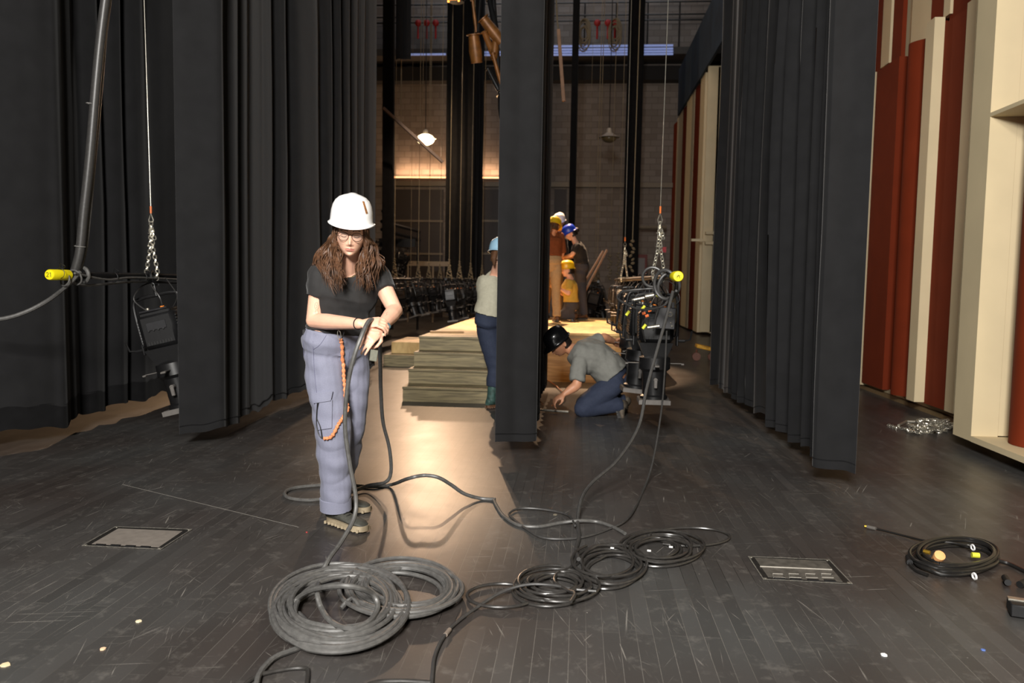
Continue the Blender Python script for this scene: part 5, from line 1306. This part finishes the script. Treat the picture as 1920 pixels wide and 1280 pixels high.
# ------------------------------------------------------------ the crew behind
def hair_cap(m, bun=False, tail=0):
    def f_(t, F):
        b = MB(); rings = []
        for i in range(8):
            z = -.07 + .14 * i / 7
            rings.append([F @ V((.080 * math.cos(a), -.01 + (.100 if math.sin(a) < 0 else .03) * math.sin(a) - .015, z)) for a in [2 * PI * k / 20 for k in range(20)]])
        b.loft(rings)
        if bun: b.sphere(F @ V((0, -.135, .0)), .045, 12)
        if tail: b.tube([F @ V((0, -.11, 0)), F @ V((0, -.14, -.07)), F @ V((0, -.12, -tail))], [.03, .028, .012], 10, round_end=True)
        b.build('hair', m, t)
    return f_
def base_joints(px, pyfeet, Yf, h, yaw, z0=0., lean=0., crouch=0):
    """upright stance; yaw 0 = facing the camera side"""
    o = fl(px, pyfeet, z0) if Yf is None else V((at(px, 600, Yf).x, Yf, z0)); k = h / 1.72
    M_ = Matrix.Rotation(R(yaw), 3, 'Z'); X = lambda x, y, z: o + M_ @ V((x * k, y * k, z * k))
    # local: facing -y, own right = -x
    j = dict(head=X(0, -.03 - lean * .9, 1.60), neck=X(0, -lean * .75, 1.43), shR=X(-.175, -lean * .7, 1.385), shL=X(.175, -lean * .7, 1.385), pelvis=X(0, 0, .95), belly=X(0, -lean * .25, 1.15),
             hipR=X(-.09, 0, .90), hipL=X(.09, 0, .90), knR=X(-.11, -.03, .50), knL=X(.11, -.03, .50), ankR=X(-.12, .02, .085), ankL=X(.12, .02, .085), toeR=X(-.15, -.16, .04), toeL=X(.15, -.16, .04),
             elR=X(-.22, -.02 - lean * .6, 1.10), elL=X(.22, -.02 - lean * .6, 1.10), wrR=X(-.20, -.2 - lean * .5, .95), wrL=X(.20, -.2 - lean * .5, .95), fwd=M_ @ V((0, -1, 0)))
    return j, X, o
DENIM = mat('dark_blue_denim', (40, 48, 68), .85, 0, .15, 120, .1)
SAGE = mat('pale_sage_cotton', (176, 172, 152), .85, 0, .06, 40); GREYT = mat('grey_jersey', (120, 120, 114), .85, 0, .06, 40); BROWNT = mat('rust_brown_cotton', (128, 66, 28), .85, 0, .1, 40)
YTEE = mat('yellow_cotton', (200, 170, 74), .85, 0, .08, 40); KHAKI = mat('khaki_drill', (176, 150, 112), .85, 0, .08, 40); GREYP = mat('dark_grey_denim', (66, 66, 72), .85, 0, .1, 60)
BOOTB = mat('brown_leather', (92, 62, 40), .6, 0, .2, 50); TEALB = mat('teal_boot_leather', (52, 78, 72), .6, 0, .5, 30)
# worker with pale blue hat beside the stairs, back to the camera
j, X, o = base_joints(922, 760, 8.15, 1.70, 172, 0, .10)
j.update(head=at(938, 478, 8.0), neck=at(930, 512, 8.12), shR=at(948, 522, 8.3), shL=at(910, 530, 7.98), belly=at(922, 572, 8.02), pelvis=at(915, 606, 8.05), hipR=at(930, 612, 8.18), hipL=at(914, 618, 8.0),
         knL=at(929, 690, 8.02), ankL=at(921, 742, 8.02), knR=at(950, 690, 8.20), ankR=at(950, 742, 8.22), elL=at(905, 565, 8.25), wrL=at(925, 590, 8.55), elR=at(960, 565, 8.5), wrR=at(950, 590, 8.65), fwd=V((.3, .95, 0)))
j['ankL'].z = .085; j['toeL'] = j['ankL'] + V((.10, .13, -.045)); j['ankR'].z = .085; j['toeR'] = j['ankR'] + V((.05, .13, -.045))
w1 = person('worker in pale blue hard hat, sage shirt and jeans standing at the stairs', j, True, (160, 10, 0), vox=.012, headres=32, skin=SKIN, shirt=SAGE, sleeve=1.8, pants=DENIM, shoe=TEALB, hat=mat('pale_blue_hat', (150, 190, 214), .35, vary=.02), hair=hair_cap(BOOTB, tail=.12),
       hem=.27, shirtinf=.045, boots=True, sole=BOOTB, sc=1.05, legr=(.105, .078, .068), foldA=.008)
# crouching man
C0 = 7.9
j = dict(head=at(1047, 643, C0 - .05), neck=at(1073, 655, C0), shR=at(1088, 672, C0 - .20), shL=at(1090, 655, C0 + .17), belly=at(1122, 672, C0), pelvis=at(1152, 706, C0), hipR=at(1150, 720, C0 - .12), hipL=at(1156, 716, C0 + .10),
         knR=at(1094, 748, C0 - .22), knL=at(1096, 745, C0 + .12), ankR=at(1168, 754, C0 - .12), ankL=at(1174, 748, C0 + .14), elR=at(1082, 722, C0 - .28), wrR=at(1060, 737, C0 - .32), elL=at(1132, 632, C0 + .34), wrL=at(1150, 640, C0 + .52), fwd=V((-.45, -.35, -.8)))
j['knR'].z = .08; j['knL'].z = .08; j['ankR'].z = .11; j['ankL'].z = .11; j['toeR'] = j['ankR'] + V((.05, -.05, -.07)); j['toeL'] = j['ankL'] + V((.05, .02, -.07)); j['upR'] = V((1, 0, .3)).normalized(); j['upL'] = V((1, 0, .3)).normalized()
person('man in black hard hat and grey polo kneeling on the floor before the platform', j, False, (-62, 38, 0), vox=.011, headres=40, skin=SKIN2, shirt=GREYT, sleeve=.85, pants=DENIM, shoe=mat('worn_work_boot', (98, 88, 76), .7, 0, .3, 30), hatsc=.92, hat=mat('black_hard_hat', (20, 20, 22), .25, coat=.5), hair=hair_cap(HAIRD),
       hem=.13, shirtinf=.048, sc=1.1, legr=(.105, .082, .068), foldA=.010, handR=dict(d=V((-.8, -.2, -.5)), n=V((-.2, -.3, .9)), side=-1, curl=(.8, .8, .8, .8)), armr=(.052, .044, .03))
# standing woman, blue hat, on the platform
ZP = PT
Yw = 14.1; k_ = .98
j, X, o = base_joints(1091, 0, Yw, 1.66, -78, ZP, .16)
j.update(head=at(1069, 438, Yw), neck=at(1079, 455, Yw), elR=at(1073, 478, Yw - .22), wrR=at(1058, 482, Yw - .12), elL=at(1076, 480, Yw + .2), wrL=at(1060, 484, Yw + .08), shR=at(1082, 462, Yw - .17), shL=at(1082, 462, Yw + .17), belly=at(1089, 482, Yw), pelvis=at(1090, 505, Yw), hipR=at(1089, 512, Yw - .09), hipL=at(1089, 512, Yw + .09))
w2 = person('worker in blue hard hat and black printed shirt standing on the platform', j, True, (-80, 30, 0), vox=.014, headres=28, shirt=TEE, sleeve=.7, pants=GREYP, shoe=BOOTB, hat=mat('royal_blue_hat', (28, 64, 196), .35, vary=.02), hair=hair_cap(HAIRD, bun=True), hem=.30, shirtinf=.03, foldA=.006, legr=(.098, .072, .062))
# tall worker, yellow hat, brown shirt, back turned
Yw = 13.0
j, X, o = base_joints(1030, 0, Yw, 1.74, 200, ZP, .06)
j.update(head=at(1040, 425, Yw)); j['neck'] = at(1036, 442, Yw)
person('worker in yellow hard hat, brown shirt and khaki trousers standing on the platform', j, False, (160, 20, 0), vox=.014, headres=28, skin=SKIN2, shirt=BROWNT, sleeve=.95, pants=KHAKI, shoe=BOOTB, hat=mat('yellow_hard_hat', (236, 196, 30), .35, vary=.02), hair=hair_cap(BOOTB, tail=.15), hem=.28, shirtinf=.03, foldA=.006)
# white hat behind
Yw = 14.4
j, X, o = base_joints(1036, 0, Yw, 1.74, 20, ZP, .0)
j['head'] = at(1049, 416, Yw); j['neck'] = at(1046, 434, Yw)
person('worker in white hard hat mostly hidden behind the brown shirted worker', j, False, (-20, 20, 0), vox=.016, headres=28, skin=SKIN2, shirt=TEE, sleeve=.95, pants=KHAKI, shoe=BOOTB, hat=HATW, hair=hair_cap(HAIRD), hem=.28, shirtinf=.03)
# kneeling worker in yellow
Yw = 13.55
j = dict(head=at(1063, 506, Yw), neck=at(1069, 522, Yw), shR=at(1068, 530, Yw - .16), shL=at(1068, 530, Yw + .16), belly=at(1070, 556, Yw), pelvis=at(1070, 578, Yw), hipR=at(1068, 582, Yw - .09), hipL=at(1068, 582, Yw + .09),
         knR=at(1052, 597, Yw - .12), knL=at(1054, 592, Yw + .14), ankR=at(1078, 597, Yw - .1), ankL=at(1078, 596, Yw + .12), elR=at(1066, 550, Yw - .24), wrR=at(1053, 543, Yw - .2), elL=at(1058, 552, Yw + .2), wrL=at(1046, 545, Yw + .1), fwd=V((-1, -.1, 0)))
for q in ('knR', 'knL', 'ankR', 'ankL'): j[q].z = ZP + .09
j['toeR'] = j['ankR'] + V((.05, 0, -.05)); j['toeL'] = j['ankL'] + V((.05, 0, -.05)); j['upR'] = V((1, 0, .3)).normalized(); j['upL'] = V((1, 0, .3)).normalized()
person('worker in yellow hard hat and yellow shirt kneeling on the platform', j, True, (-75, 5, 0), vox=.013, headres=28, shirt=YTEE, sleeve=.8, pants=GREYP, shoe=BOOTB, hat=mat('yellow_hard_hat', (236, 196, 30), .35), hair=hair_cap(HAIRD), hem=.22, shirtinf=.03)
# tool and plank pieces by the kneeling man
b = MB(); b.tube([fl(1008, 768, .02), fl(1066, 772, .02)], .012, 8); tag(b.build('metal_rod', STEEL), 'thin metal rod lying on the floor in front of the kneeling man', 'rod')
b = MB(); b.tube(catmull([fl(1018, 758, .02), fl(1006, 735, .02), fl(1022, 712, .02), fl(1048, 728, .02), fl(1058, 745, .03), fl(1035, 760, .02)], 6), .006, 6); tag(b.build('air_hose', mat('orange_hose', (170, 96, 50), .5)), 'thin orange hose curling on the floor by the kneeling man', 'hose')

ch = {c.name.split('.')[0]: c for c in w1[0].children}
TREES['w1s'] = bvh_of(ch['shirt']); TREES['w1h'] = bvh_of(ch['hard_hat'])
b = MB(); PR = mat('faded_print', (120, 122, 110), .8)
for ln_ in ([(898, 507), (908, 500), (922, 499)], [(900, 509), (908, 504), (914, 509)], [(906, 510), (928, 506)]): surf_line(b, ln_, 'w1s', .006, .002)
if b.v: b.build('shirt_print', PR, ch['shirt'])
b = MB(); surf_patch(b, [(925, 481), (935, 480), (935, 487), (925, 488)], 'w1h', .002, 3, .002)
if b.v: b.build('hat_sticker', mat('red_sticker', (200, 120, 118), .5), ch['hard_hat'])
ch = {c.name.split('.')[0]: c for c in w2[0].children}
TREES['w2s'] = bvh_of(ch['shirt']); b = MB(); surf_patch(b, [(1087, 452), (1094, 455), (1099, 484), (1090, 484)], 'w2s', .002, 4, .004)
if b.v: b.build('shirt_print', mat('blue_print', (56, 100, 140), .7, 0, .6, 60), ch['shirt'])
